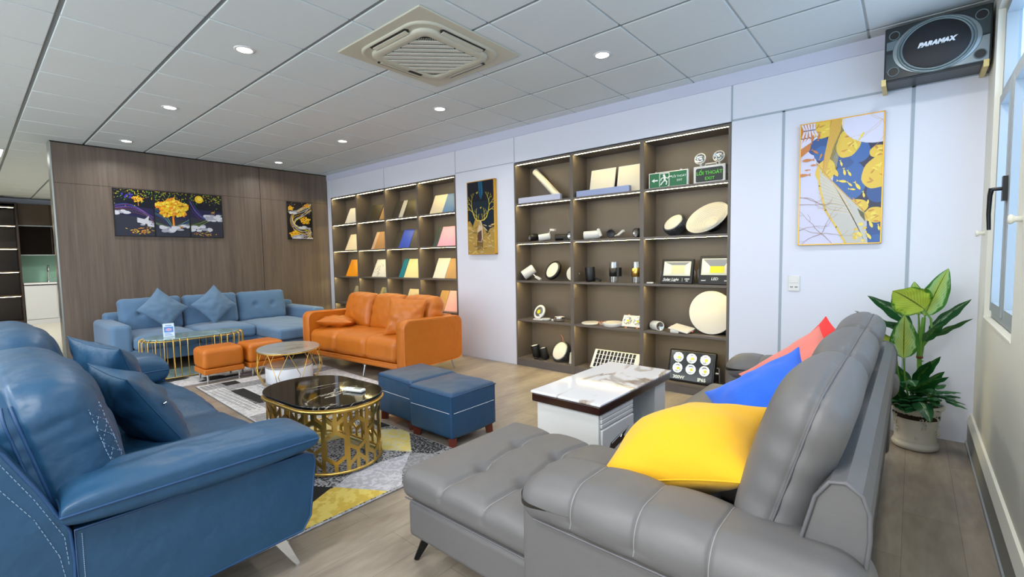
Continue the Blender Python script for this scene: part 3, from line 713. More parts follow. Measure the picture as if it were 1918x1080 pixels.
for sx in (-1, 1):
    xo, xi = sx*W2, sx*(W2-0.13)
    pa = roundpoly(-0.42, 0.44, 0.13, 0.645, 0.085, 0.085)
    b = MB(OM)
    # bulged slab: layers across x
    lay = [(xi, 0.012), (xi+sx*0.012, 0.0), (xo-sx*0.02, 0.0), (xo-sx*0.005, 0.006), (xo, 0.02)]
    cy = 0.01; cz = 0.39; vs = []; n = len(pa)
    for x, ins in lay: vs += [(x, cy+(y-cy)*(1-ins/0.43), cz+(z-cz)*(1-ins/0.26)-(0.02 if y > 0.3 and z > 0.5 else 0)) for y, z in pa]
    b.add(vs, [(j*n+i, j*n+(i+1) % n, (j+1)*n+(i+1) % n, (j+1)*n+i) for j in range(len(lay)-1) for i in range(n)], True)
    b.add(vs[:n], [tuple(range(n))]); b.add(vs[-n:], [tuple(range(n))])
    ar = b.build('arm', m_or, t)
    b = MB(OM); b.tube([(xo-sx*0.004, y, z) for y, z in [(vs[3*n+i][1], vs[3*n+i][2]) for i in range(n)]], 0.0045, 6, True); b.build('piping', m_orp, ar)
b = MB(OM); b.rbox(-W2+0.12, W2-0.12, 0.30, 0.435, 0.15, 0.63, 0.04, 4); b.build('back_frame', m_or, t)
def oseat(p, n):
    q = Vector(p); x = abs((p.x*3/1.62*1+0.5) % 1.0-0.5); w = 1-abs(((p.x/0.54)+0.5) % 1.0-0.5)*2
    g_ = min(abs(p.x-0.27), abs(p.x+0.27))
    q -= n*0.022*gauss(g_, 0.03)*(1 if (n.z > 0.1 or n.y < -0.3) else 0)
    q -= n*0.010*gauss(g_, 0.008)*(1 if (n.z > 0.1 or n.y < -0.3) else 0)
    if p.z > 0: q.z += 0.03*max(0, 1-(p.y/0.4)**2)
    q += n*nz((p.x*2+9, p.y*2, p.z), 4, 0.006); return q
b = MB(OM); b.rbox(-W2+0.135, W2-0.135, -0.425, 0.28, 0.19, 0.425, 0.07, 6, (110, 24, 6), oseat); b.build('seat_cushion', m_or, t)
def oback(p, n):
    q = Vector(p); x = p.x/0.27; z = p.z/0.21; e = max(0, 1-x*x)**0.6*max(0, 1-z*z)**0.6
    q.y += 0.045*e*(-1 if p.y < 0 else 1)
    if p.z > 0: q.z += 0.015*(1-x*x)
    q += n*(nz((p.x*3, p.y*3+4, p.z*3), 4, 0.008)+0.003*math.sin(p.z*60)*gauss(abs(p.x)-0.26, 0.05)); return q
for k in range(3):
    Mk = OM @ T(-0.545+0.545*k, 0.185, 0.615) @ RX(-14)
    b = MB(Mk); b.rbox(-0.267, 0.267, -0.085, 0.085, -0.225, 0.225, 0.07, 6, (26, 5, 22), oback); b.build('back_cushion', m_or, t)
for x, y in ((-0.82, -0.36), (0.82, -0.36), (0.24, -0.38), (-0.82, 0.36), (0.82, 0.36)):
    b = MB(OM); b.cyl((x, y, 0.13), (x*1.03, y*1.10, 0.0), 0.013, 0.008, 12); b.cyl((x, y, 0.122), (x, y, 0.127), 0.03, n=12); b.build('leg', m_chrome, t)
G4 = 'orange leather throw pillows on the orange sofa'
scatter('throw_pillow', 'orange leather throw pillow lying flat against the left arm of the orange sofa', 'x', T(-5.42, 3.0, 0.50) @ RZ(20) @ RX(82) @ RY(25), 0.42, 0.42, 0.16, 8.2, mm=m_or, grp=G4, base=(-5.42, 3.0, 0.43), wr=0.010)
scatter('throw_pillow', 'orange leather throw pillow standing upright near the right arm of the orange sofa', 'x', T(-4.19, 3.10, 0.635) @ RZ(38) @ RX(-16) @ RY(6), 0.42, 0.43, 0.17, 9.4, mm=m_or, grp=G4, base=(-4.19, 3.10, 0.43), wr=0.010)

# ------------------------------------------------------------------ dusty blue fabric sofa against the wood wall
m_fab = mat('dusty_blue_fabric', '#58799b', 0.85, bump=0.4, bscale=450, sheen=0.2, var=0.05, vscale=6)
m_fab2 = mat('dusty_blue_cushion_fabric', '#5e7c9a', 0.85, bump=0.4, bscale=450, sheen=0.2, var=0.05, vscale=6)
t = thing('corner_sofa', 'dusty blue fabric corner sofa against the brown wood wall', 'sofa', (-7.1, 2.2, 0))
b = MB(); b.rbox(-7.66, -6.64, 1.16, 3.30, 0.14, 0.29, 0.02, 3); b.rbox(-6.70, -5.97, 2.50, 3.28, 0.14, 0.28, 0.02, 3); b.build('base', m_fab, t)
b = MB(); b.rbox(-7.68, -6.62, 0.99, 1.185, 0.12, 0.585, 0.05, 5); b.build('arm', m_fab, t)
b = MB(); b.rbox(-7.68, -6.62, 3.27, 3.46, 0.12, 0.585, 0.05, 5); b.build('arm', m_fab, t)
b = MB(); b.rbox(-7.70, -7.52, 1.08, 3.38, 0.14, 0.66, 0.04, 4); b.build('back_frame', m_fab, t)
def fseat(a, c):
    def f(p, n):
        q = Vector(p); e = max(0, 1-(p.x/a)**4)*max(0, 1-(p.y/c)**4)
        if p.z > 0: q.z += 0.03*e
        q += n*nz((p.x*2+a*9, p.y*2, p.z), 4, 0.006); return q
    return f
for ya, yb in ((1.19, 1.83), (1.835, 2.48)):
    b = MB(); b.rbox(-7.50, -6.60, ya, yb, 0.285, 0.43, 0.045, 4, (26, 20, 3), fseat(0.45, 0.32)); b.build('seat_cushion', m_fab, t)
b = MB(); b.rbox(-7.50, -5.93, 2.485, 3.265, 0.28, 0.415, 0.03, 4, (36, 20, 3), fseat(0.78, 0.39)); b.build('chaise_cushion', m_fab, t)
def fback(p, n):
    q = Vector(p); y = p.y/0.32; z = p.z/0.21; e = max(0, 1-y*y)**0.6*max(0, 1-z*z)**0.6
    if p.x > 0:
        q.x += 0.04*e
        for sy in (-0.12, 0.12): q.x -= 0.035*gauss(math.hypot(p.y-sy, p.z-0.01), 0.035)
    q += n*nz((p.x*3, p.y*3+4, p.z*3), 4, 0.007); return q
for k in range(3):
    Mk = T(-7.37, 1.515+0.667*k, 0.62) @ RY(-10)
    b = MB(Mk); b.rbox(-0.08, 0.08, -0.325, 0.325, -0.215, 0.215, 0.055, 5, (5, 34, 26), fback); b.build('back_cushion', m_fab, t)
for x, y in ((-6.7, 1.08), (-6.7, 3.36), (-7.6, 1.08), (-7.6, 3.36), (-6.03, 2.56), (-6.03, 3.22)):
    b = MB(); b.cyl((x, y, 0.0), (x, y, 0.14), 0.018, 0.024, 10); b.build('leg', m_black, t)
G5 = 'dusty blue cushions set on their corners on the fabric sofa'
scatter('scatter_cushion', 'dusty blue cushion balanced on its corner, left one on the fabric sofa', 'x', T(-7.13, 1.59, 0.70) @ RZ(90) @ RX(-14) @ RY(42), 0.40, 0.36, 0.15, 10.0, mm=m_fab2, grp=G5, base=(-7.13, 1.59, 0.45), wr=0.008, pw=0.55)
scatter('scatter_cushion', 'dusty blue cushion balanced on its corner, right one on the fabric sofa', 'x', T(-7.13, 2.16, 0.70) @ RZ(90) @ RX(-14) @ RY(50), 0.38, 0.39, 0.15, 11.3, mm=m_fab2, grp=G5, base=(-7.13, 2.16, 0.45), wr=0.008, pw=0.55)

# ------------------------------------------------------------------ stools
m_blk2 = mat('blue_stool_leather', '#1d4568', 0.4, var=0.06, vscale=8, bump=0.12, bscale=420)
m_foot = mat('cherry_wood', '#5e2413', 0.35)
m_wht = mat('white_stitch', '#e8ecf2', 0.7)
def stool_parts(t, M, hx_, hy, z0, z1, m, m2, feet, leg=None, inset=0.0):
    def fn(p, n):
        q = Vector(p); e = max(0, 1-(p.x/hx_)**2)*max(0, 1-(p.y/hy)**2)
        if p.z > 0: q.z += 0.014*e
        q += n*nz((p.x*4, p.y*4, p.z*4), 3, 0.003); return q
    return fn
t = thing('ottoman', 'navy leather cube stool with white stitching, the right one nearer the white coffee table', 'stool', (-2.50, 2.24, 0), 0, 'navy leather cube stools')
hx_, hy = 0.225, 0.215; fn = stool_parts(t, None, hx_, hy, 0, 0, 0, 0, 0)
M0 = T(-2.50, 2.24, 0)
b = MB(M0); b.rbox(-hx_, hx_, -hy, hy, 0.06, 0.372, 0.022, 4, (22, 22, 10), fn); bd = b.build('body', m_blk2, t)
b = MB(M0)
b.tube([(x, y, 0.352) for x, y in ((-hx_, -hy), (hx_, -hy), (hx_, hy), (-hx_, hy))], 0.004, 6, True)
for x, y in ((-hx_+.006, -hy+.006), (hx_-.006, -hy+.006), (hx_-.006, hy-.006), (-hx_+.006, hy-.006)): b.tube([(x, y, 0.07), (x, y, 0.352)], 0.003, 6)
b.build('piping', m_bpipe, bd)
b = MB(M0); e = 0.001
pts = [(-hx_-e, -hy-e, 0.238), (hx_+e, -hy-e, 0.238), (hx_+e, hy+e, 0.238), (-hx_-e, hy+e, 0.238), (-hx_-e, -hy-e, 0.238)]
for a_, c_ in zip(pts, pts[1:]): b.tube([Vector(a_).lerp(Vector(c_), 0.05), Vector(a_).lerp(Vector(c_), 0.95)], 0.0014, 5)
b.build('stitching', m_wht, bd)
for x in (-1, 1):
    for y in (-1, 1):
        b = MB(M0); b.cyl((x*0.185, y*0.175, 0.062), (x*0.19, y*0.18, 0.0), 0.040, 0.034, 4, ph=R(45)); b.build('foot', m_foot, t)
dup(t, (-2.975, 2.29, 0), R(-2), 'navy leather cube stool with white stitching, the left one farther from the white coffee table')
t = thing('ottoman', 'orange leather stool with chrome legs, the one nearer the gold wire table', 'stool', (-5.68, 1.735, 0), 0, 'orange leather stools')
M0 = T(-5.68, 1.735, 0)
hx_, hy = 0.175, 0.195; fn = stool_parts(t, None, hx_, hy, 0, 0, 0, 0, 0)
b = MB(M0); b.rbox(-hx_, hx_, -hy, hy, 0.155, 0.365, 0.045, 5, (16, 16, 6), fn); b.build('seat', m_or, t)
b = MB(M0); b.rbox(-hx_+.004, hx_-.004, -hy+.004, hy-.004, 0.10, 0.158, 0.012, 3); b.build('base', m_or, t)
for x in (-1, 1):
    for y in (-1, 1):
        b = MB(M0); b.cyl((x*0.13, y*0.15, 0.102), (x*0.13, y*0.15, 0.0), 0.011, 0.009, 10); b.build('leg', m_chrome, t)
dup(t, (-5.66, 2.155, 0), R(3), 'orange leather stool with chrome legs, the one nearer the orange sofa')

# ------------------------------------------------------------------ tables
def stadium(L, W, n=16, c=(0, 0)):
    r = W/2; a = L/2-r; p = []
    for i in range(n+1): th = -math.pi/2+math.pi*i/n; p.append((c[0]+a+r*math.cos(th), c[1]+r*math.sin(th)))
    for i in range(n+1): th = math.pi/2+math.pi*i/n; p.append((c[0]-a+r*math.cos(th), c[1]+r*math.sin(th)))
    return p
def slab(mb, poly, z0, z1, r=0.004):
    n = len(poly); cx = sum(p[0] for p in poly)/n; cy = sum(p[1] for p in poly)/n
    def off(d): return [((x-cx)*(1-d/max(0.05, math.hypot(x-cx, y-cy)))+cx, (y-cy)*(1-d/max(0.05, math.hypot(x-cx, y-cy)))+cy) for x, y in poly]
    lv = [(off(r), z0), (poly, z0+r), (poly, z1-r), (off(r*0.3), z1-r*0.3), (off(r), z1)]
    vs = [(x, y, z) for q, z in lv for x, y in q]
    mb.add(vs, [(j*n+i, j*n+(i+1) % n, (j+1)*n+(i+1) % n, (j+1)*n+i) for j in range(4) for i in range(n)], True)
    mb.add([(x, y, z0) for x, y in lv[0][0]], [tuple(reversed(range(n)))]); mb.add([(x, y, z1) for x, y in lv[-1][0]], [tuple(range(n))])
m_bmar = marblemat('black_marble', '#070707', '#cfc7b8', 0.04, 2.0, 0.012)
m_wmar = marblemat('white_marble', '#e6e8ee', '#8d857f', 0.07, 1.5, 0.035, '#b9a58e')
m_tmar = marblemat('grey_green_marble', '#8fa8a6', '#b9c6c2', 0.10, 1.8, 0.05)
m_gmar = marblemat('grey_beige_marble', '#a7a6a0', '#8b8478', 0.15, 2.2, 0.06)
BC = (-2.87, 1.455, 0); BA = 3.0
t = thing('coffee_table', 'oval coffee table with black veined marble top on a pierced gold drum base', 'table', BC, R(BA))
BM = T(*BC) @ RZ(BA)
st = stadium(0.87, 0.56, 18)
b = MB(BM); slab(b, st, 0.403, 0.422); b.build('top', m_bmar, t)
b = MB(BM); rim = stadium(0.865, 0.555, 18); n = len(rim)
b.add([(x, y, z) for z in (0.375, 0.402) for x, y in rim], [(i, (i+1) % n, n+(i+1) % n, n+i) for i in range(n)], True)
b.tube([(x, y, 0.388) for x, y in stadium(0.865, 0.555, 18)], 0.011, 6, True); b.build('rim', m_gold, t)
# lattice wrapped round a stadium
def wrap(L, W):
    r = W/2; a = L/2-r; per = 4*a+2*math.pi*r
    def f(s):
        s = s % per
        if s < 2*a: return Vector((-a+s, -r, 0)), Vector((0, -1, 0))
        s -= 2*a
        if s < math.pi*r: th = -math.pi/2+s/r; return Vector((a+r*math.cos(th), r*math.sin(th), 0)), Vector((math.cos(th), math.sin(th), 0))
        s -= math.pi*r
        if s < 2*a: return Vector((a-s, r, 0)), Vector((0, 1, 0))
        s -= 2*a; th = math.pi/2+s/r; return Vector((-a+r*math.cos(th), r*math.sin(th), 0)), Vector((math.cos(th), math.sin(th), 0))
    return f, per
f_, per = wrap(0.83, 0.52); NC = 18; cw = per/NC
b = MB(BM)
def strip(b, s0, z0, s1, z1, w=0.022, th=0.006):
    k = max(1, int(abs(s1-s0)/0.03)+1)
    d = Vector((s1-s0, z1-z0)).normalized(); nn = Vector((-d.y, d.x))*w/2; vs = []
    for i in range(k+1):
        s = s0+(s1-s0)*i/k; z = z0+(z1-z0)*i/k
        for sg in (1, -1):
            p, nv = f_(s+nn.x*sg); 
            for o in (th/2, -th/2): vs.append(p+nv*o+Vector((0, 0, z+nn.y*sg)))
    fs = []
    for i in range(k):
        a = 4*i; c = 4*(i+1); fs += [(a, c, c+2, a+2), (a+1, a+3, c+3, c+1), (a, a+1, c+1, c), (a+2, c+2, c+3, a+3)]
    fs += [(0, 2, 3, 1), (4*k, 4*k+1, 4*k+3, 4*k+2)]
    b.add(vs, fs)
zl = 0.025; zh = 0.378; H_ = zh-zl
for k in range(NC):
    s = k*cw; m_ = s+cw/2; q = cw*0.27
    odd = k % 2
    # elongated hexagons, alternately low and high, tied by short bars
    if not odd:
        A, Bz, Cz, Dz = zl+0.05, zl+0.09, zl+0.20, zl+0.24
    else:
        A, Bz, Cz, Dz = zl+0.115, zl+0.155, zl+0.265, zl+0.305
    c = s+cw/2; h = cw*0.46
    for sg in (1, -1):
        strip(b, c, A, c+sg*h, Bz); strip(b, c+sg*h, Bz, c+sg*h, Cz); strip(b, c+sg*h, Cz, c, Dz)
    strip(b, c, Dz, c, zh); strip(b, c, zl, c, A)
    if not odd:
        strip(b, c-h, Cz+0.03, c-h, zh); strip(b, c+h, Cz+0.03, c+h, zh)
        strip(b, c-h, zh-0.03, c, Dz+0.035); strip(b, c+h, zh-0.03, c, Dz+0.035)
    else:
        strip(b, c-h, zl, c-h, Bz-0.02); strip(b, c+h, zl, c+h, Bz-0.02)
        strip(b, c-h, zl+0.03, c, A-0.03); strip(b, c+h, zl+0.03, c, A-0.03)
b.build('lattice_base', m_gold, t)
b = MB(BM); b.tube([(x, y, 0.0192) for x, y in stadium(0.83, 0.52, 18)], 0.009, 6, True); b.build('foot_ring', m_gold, t)
# air conditioner remote on the black table
t = thing('remote_control', 'small white remote control lying on the black marble table', 'remote', (-2.66, 1.56, 0.4225))
Mr = T(-2.66, 1.555, 0.4225) @ RZ(20)
b = MB(Mr); b.rbox(-0.075, 0.075, -0.024, 0.024, 0, 0.02, 0.009, 3); rc = b.build('body', m_white, t)
b = MB(Mr); b.rbox(0.005, 0.06, -0.016, 0.016, 0.0195, 0.0215, 0.001); b.build('display', mat('lcd_grey', '#8d9a90', 0.2), t)
b = MB(Mr)
for i in range(4):
    for j in (-1, 1): b.rbox(-0.062+0.016*i-0.005, -0.062+0.016*i+0.005, j*0.009-0.004, j*0.009+0.004, 0.0195, 0.0215, 0.0008)
b.build('buttons', m_seam, t)
# white coffee table with drawers
WX0, WX1, WY0, WY1 = -1.755, -1.27, 2.205, 3.20
m_wlac = mat('white_lacquer', '#dfe0df', 0.22, coat=0.3); m_choc = mat('dark_chocolate_wood', '#2c1411', 0.22, coat=0.3); m_hole = mat('slot_shadow', '#2a1a12', 0.6)
t = thing('coffee_table', 'rectangular white coffee table with veined marble top, dark brown edge and drawer', 'table', ((WX0+WX1)/2, (WY0+WY1)/2, 0))
b = MB(); b.rbox(WX0, WX1, WY0, WY1, 0.436, 0.452, 0.007, 3); b.build('top', m_wmar, t)
b = MB(); b.rbox(WX0+0.006, WX1-0.006, WY0+0.006, WY1-0.006, 0.385, 0.436, 0.008, 2); b.build('edge_frame', m_choc, t)
b = MB(); b.rbox(WX0+0.03, WX1-0.028, WY0+0.03, 2.64, 0.03, 0.385, 0.003); b.rbox(WX0+0.03, WX1-0.045, 2.64, WY1-0.05, 0.06, 0.10, 0.003); b.rbox(WX0+0.03, WX0+0.05, 2.64, WY1-0.05, 0.06, 0.385, 0.002); b.build('body', m_wlac, t)
b = MB(); b.prism([(y, z) for y, z in ((2.99, 0.03), (3.16, 0.03), (3.16, 0.385), (2.99, 0.385), (2.985, 0.30), (2.995, 0.2), (2.985, 0.1))], WX0+0.03, WX1-0.03, 'X'); b.build('end_panel', m_wlac, t)
b = MB(); 
for i in range(3): b.rbox(WX1-0.028, WX1-0.016, WY0+0.045, 2.635, 0.300+i*0.027, 0.323+i*0.027, 0.004, 2)
b.build('fluted_rail', m_wlac, t)
b = MB(); b.rbox(WX1-0.028, WX1-0.012, WY0+0.045, 2.635, 0.06, 0.292, 0.006, 2); dr = b.build('drawer', m_wlac, t)
b = MB(); b.prism([(2.30, 0.135), (2.345, 0.195), (2.56, 0.235), (2.50, 0.195), (2.52, 0.175)], WX1-0.0125, WX1-0.0095, 'X'); b.build('handle_recess', m_choc, dr)
b = MB(); b.tube([(WX1-0.01, 2.35, 0.19), (WX1-0.01, 2.55, 0.23)], 0.004, 6); b.tube([(WX1-0.01, 2.46, 0.195), (WX1-0.01, 2.48, 0.215)], 0.004, 6); b.build('handle', m_chrome, dr)
b = MB()
b.rbox(WX0+0.04, WX1-0.04, WY0+0.04, WY1-0.06, 0.0, 0.03, 0.003); b.build('plinth', m_choc, t)
# gold wire table with marble top
GC = (-6.30, 1.68, 0); GM = T(*GC) @ RZ(90)
t = thing('coffee_table', 'long oval table with grey-green marble top and gold hairpin wire sides', 'table', GC, R(90))
b = MB(GM); slab(b, stadium(0.94, 0.46, 16), 0.418, 0.434); b.build('top', m_tmar, t)
b = MB(GM); b.tube([(x, y, 0.41) for x, y in stadium(0.97, 0.49, 16)], 0.007, 6, True); b.tube([(x, y, 0.012) for x, y in stadium(1.01, 0.53, 16)], 0.006, 6, True); b.build('ring_frame', m_gold, t)
b = MB(GM); slab(b, stadium(0.98, 0.50, 16), 0.006, 0.018); b.build('base_plate', m_tmar, t)
r_ = 0.23; a_ = 0.24
def wire(x, y, nx, ny):
    b = MB(GM)
    P0 = Vector((x-nx*0.02, y-ny*0.02, 0.425)); 
    pts = [Vector((x+nx*d, y+ny*d, z)) for d, z in ((-0.02, 0.425), (0.01, 0.428), (0.03, 0.418), (0.038, 0.395), (0.038, 0.03), (0.03, 0.014), (0.01, 0.01))]
    b.tube(pts, 0.0045, 6); b.build('wire', m_gold, t)
for sx in (-1, 1):
    for i in range(-5, 6):
        th = R(i*17); wire(sx*(a_+r_*math.cos(th)), r_*math.sin(th), sx*math.cos(th), math.sin(th))
    for sy in (-1, 1):
        for k in (1, 2): wire(sx*(a_-0.07*k+0.03), sy*r_, 0, sy)
# price card on it
t = thing('sign_card', 'small white and blue price card standing on the gold wire table', 'sign', (-6.27, 1.44, 0.434))
Mc = T(-6.27, 1.44, 0.434) @ RZ(84) @ RX(-8)
b = MB(Mc); b.rbox(-0.052, 0.052, -0.002, 0.002, 0.0, 0.15, 0.001); b.rbox(-0.052, 0.052, -0.002, 0.05, 0.0, 0.004, 0.001); b.build('holder', mat('acrylic', '#cfe0ea', 0.1), t)
pa = Paint(Mc, -0.0022); mb1 = mat('card_white', '#d9e6f5', 0.4); mb2 = mat('card_blue', '#4d8fdc', 0.4); mb3 = mat('card_pink', '#c9a5c8', 0.4)
pa.poly([(-.049, .004), (.049, .004), (.049, .147), (-.049, .147)], mb1); pa.poly([(-.042, .05), (.042, .05), (.042, .112), (-.042, .112)], mb2)
pa.ell(0, .08, .03, .018, mb3); pa.poly([(-.03, .122), (.03, .122), (.03, .13), (-.03, .13)], mb2)
for i in range(3): pa.poly([(-.04, .014+i*.011), (.035-.01*i, .014+i*.011), (.035-.01*i, .018+i*.011), (-.04, .018+i*.011)], mb2)
pa.build('print', t)
# nesting round tables
NCt = (-4.94, 2.16, 0)
t = thing('side_table', 'round side table with grey stone top on a gold zigzag wire frame', 'table', NCt, 0)
NM = T(*NCt) @ RZ(-24.5)
def ov(a, c, n=40): return [(a*math.cos(2*math.pi*i/n), c*math.sin(2*math.pi*i/n)) for i in range(n)]
b = MB(NM); slab(b, ov(0.365, 0.30), 0.345, 0.358); b.build('top', m_gmar, t)
b = MB(NM); b.tube([(x, y, 0.342) for x, y in ov(0.365, 0.30)], 0.006, 6, True); b.tube([(x, y, 0.008) for x, y in ov(0.30, 0.26)], 0.005, 6, True); b.build('ring_frame', m_gold, t)
NW = 9
for k in range(NW):
    for sg in (-1, 1):
        a0 = 2*math.pi*k/NW; a1 = a0+sg*math.pi/NW*0.9
        p0 = Vector((0.355*math.cos(a0), 0.29*math.sin(a0), 0.34)); p1 = Vector((0.385*math.cos(a1), 0.325*math.sin(a1), 0.13)); p2 = Vector((0.30*math.cos(a1+sg*-0.05), 0.26*math.sin(a1+sg*-0.05), 0.008))
        b = MB(NM); b.tube([p0, p1], 0.0032, 6); b.tube([p1, p2], 0.0032, 6); b.build('wire', m_gold, t)
t = thing('side_table', 'low white drum table with grey stone top nested beneath the gold wire side table', 'table', (-4.90, 2.14, 0))
b = MB(T(-4.90, 2.14, 0)); b.lathe([(0.19, 0.012), (0.215, 0.014), (0.225, 0.03), (0.225, 0.165), (0.22, 0.172), (0.2, 0.174)], n=48); b.cyl((0, 0, 0), (0, 0, 0.014), 0.18, n=32); b.build('drum', mat('white_drum', '#dfe2ea', 0.35), t)
b = MB(T(-4.90, 2.14, 0)); b.cyl((0, 0, 0.174), (0, 0, 0.19), 0.222, n=48); b.build('top', m_gmar, t)
b = MB(T(-4.90, 2.14, 0)); 
for k in range(3): a0 = R(198+k*4.5); b.tube([(0.226*math.cos(a0), 0.226*math.sin(a0), 0.03+0.03*k), (0.24*math.cos(a0), 0.24*math.sin(a0), 0.04+0.03*k), (0.226*math.cos(a0+.06), 0.226*math.sin(a0+.06), 0.05+0.03*k)], 0.003, 6)
b.build('drawer_pull', m_gold, t)
for o in list(COL.objects):
    if o.parent is None and o.name.split('.')[0] in ('coffee_table', 'side_table', 'sign_card', 'remote_control') and o.location.x < -2: o.location.z += 0.0135
# gold ring lying on the rug
t = thing('wire_stool', 'small round gold wire stool base just behind the black marble table', 'stool', (-3.62, 1.72, 0.0135))
b = MB(T(-3.62, 1.72, 0.014)); b.tube([(0.16*math.cos(2*math.pi*i/32), 0.16*math.sin(2*math.pi*i/32), 0.022) for i in range(32)], 0.008, 6, True); b.tube([(0.12*math.cos(2*math.pi*i/32), 0.12*math.sin(2*math.pi*i/32), 0.2) for i in range(32)], 0.007, 6, True); b.build('ring', m_gold, t)

# ------------------------------------------------------------------ rugs
def rugmat(name, c1, c2, sc_=60, thr=0.5, rough=0.95):
    m = mat(name, c1, rough); nt, N, L, b = nodes(m)
    tc = N.new('ShaderNodeTexCoord'); n = N.new('ShaderNodeTexNoise'); n.inputs['Scale'].default_value = sc_; n.inputs['Detail'].default_value = 3
    L.new(tc.outputs['Object'], n.inputs['Vector'])
    r = N.new('ShaderNodeValToRGB'); r.color_ramp.elements[0].position = thr-0.05; r.color_ramp.elements[1].position = thr+0.05
    r.color_ramp.elements[0].color = hx(c1); r.color_ramp.elements[1].color = hx(c2)
    L.new(n.outputs['Fac'], r.inputs[0]); L.new(r.outputs[0], b.inputs['Base Color'])
    n2 = N.new('ShaderNodeTexNoise'); n2.inputs['Scale'].default_value = 350; L.new(tc.outputs['Object'], n2.inputs['Vector'])
    bp = N.new('ShaderNodeBump'); bp.inputs['Strength'].default_value = 0.8; bp.inputs['Distance'].default_value = 0.004; L.new(n2.outputs['Fac'], bp.inputs['Height']); L.new(bp.outputs[0], b.inputs['Normal'])
    return m
r_mott = rugmat('rug_grey_mottled', '#242426', '#a3a3a6', 70, 0.47); r_mot2 = rugmat('rug_dark_mottled', '#19191b', '#8b8b8d', 70, 0.54)
r_yel = rugmat('rug_yellow', '#cdb04a', '#ddca6c', 25, 0.5); r_yel2 = rugmat('rug_pale_yellow', '#d3c06a', '#c9c29a', 30, 0.5)
r_blk = rugmat('rug_black', '#121213', '#202022', 60, 0.6); r_lgt = rugmat('rug_light_grey', '#a9a9b0', '#c3c3ca', 40, 0.5); r_gry = rugmat('rug_grey', '#7f7f82', '#96969a', 50, 0.5)
r_wht = rugmat('rug_white', '#bcbcbf', '#d2d2d4', 30, 0.5)
def rug(name, label, x0, x1, y0, y1, base, patches, h=0.011, rz=0, c=None, edge=None):
    c = c or ((x0+x1)/2, (y0+y1)/2); hw, hh = (x1-x0)/2, (y1-y0)/2
    M = T(c[0], c[1], 0) @ RZ(rz); Mi = M.inverted()
    b = MB(M); mats = [base, edge or r_lgt]; b.rbox(-hw, hw, -hh, hh, 0.001, h, 0.004, 2); b.mat = 1
    b.tube([(-hw, -hh, h*0.5), (hw, -hh, h*0.5), (hw, hh, h*0.5), (-hw, hh, h*0.5)], h*0.48, 6, True)
    for i, (m, pts) in enumerate(patches):
        if m not in mats: mats.append(m)
        b.mat = mats.index(m)
        q = [Mi @ Vector((x, y, 0)) for x, y in pts]; q = cliprect([(v.x, v.y) for v in q], (-hw+0.008, hw-0.008, -hh+0.008, hh-0.008))
        if len(q) > 2: b.add([(x, y, h+0.0004+0.0003*i) for x, y in q], [tuple(range(len(q)))])
    o = b.build(name, mats, None, raw=True); bm = bmesh.new(); bm.from_mesh(o.data)
    for f in bm.faces:
        if abs(f.normal.z) > 0.99 and f.calc_center_median().z > h*0.8 and f.normal.z < 0: f.normal_flip()
    bm.to_mesh(o.data); bm.free()
    return o
P1 = [(r_yel, [(-2.10, 0.93), (-2.40, 1.09), (-2.393, 1.26), (-2.14, 1.44), (-2.0, 1.3)]),
      (r_blk, [(-2.319, 1.077), (-2.62, 0.92), (-2.70, 1.10), (-2.474, 1.205), (-2.405, 1.25)]),
      (r_lgt, [(-2.393, 1.26), (-2.482, 1.426), (-2.467, 1.613), (-2.439, 1.809), (-2.254, 1.608), (-2.09, 1.485), (-2.12, 1.422)]),
      (r_yel2, [(-2.953, 1.93), (-2.789, 2.061), (-2.445, 1.821), (-2.653, 1.70), (-2.837, 1.60), (-3.05, 1.72)]),
      (r_mot2, [(-2.78, 2.06), (-2.32, 2.06), (-2.308, 1.896), (-2.43, 1.816)]),
      (r_blk, [(-2.98, 1.95), (-2.95, 2.06), (-3.20, 2.03)]),
      (r_gry, [(-2.43, 1.81), (-2.26, 1.61), (-2.05, 1.62), (-2.05, 1.95), (-2.31, 1.89)]),
      (r_lgt, [(-3.4, 1.0), (-2.9, 0.7), (-2.75, 1.1), (-3.1, 1.4)]), (r_yel2, [(-3.4, 1.3), (-3.1, 1.42), (-3.0, 1.7), (-3.42, 1.9)])]
o = rug('rug', 'x', -3.42, -2.115, -0.2, 2.03, r_mott, P1); tag(o, 'yellow, grey and black patchwork rug under the black marble table', 'rug')
def gridp(x0, x1, y0, y1, nx, ny, m, g=0.25):
    o = []
    for i in range(nx):
        for j in range(ny):
            a, c = x0+(x1-x0)*(i+g/2)/nx, x0+(x1-x0)*(i+1-g/2)/nx; d, e = y0+(y1-y0)*(j+g/2)/ny, y0+(y1-y0)*(j+1-g/2)/ny
            o.append((m, [(a, d), (c, d), (c, e), (a, e)]))
    return o
P2 = [(r_gry, [(-5.45, 1.62), (-3.4, 1.60), (-3.4, 1.66), (-5.45, 1.68)]), (r_gry, [(-5.26, 1.62), (-5.06, 1.62), (-5.06, 2.75), (-5.26, 2.75)]), (r_gry, [(-4.05, 1.4), (-3.88, 1.4), (-3.88, 2.75), (-4.05, 2.75)])]
P2 += [(r_blk, [(-5.43, 1.66), (-5.26, 1.66), (-5.26, 1.80), (-5.43, 1.80)]), (r_blk, [(-5.02, 1.615), (-4.36, 1.60), (-4.36, 1.73), (-5.02, 1.735)]), (r_blk, [(-4.3, 2.3), (-3.6, 2.3), (-3.6, 2.45), (-4.3, 2.45)])]
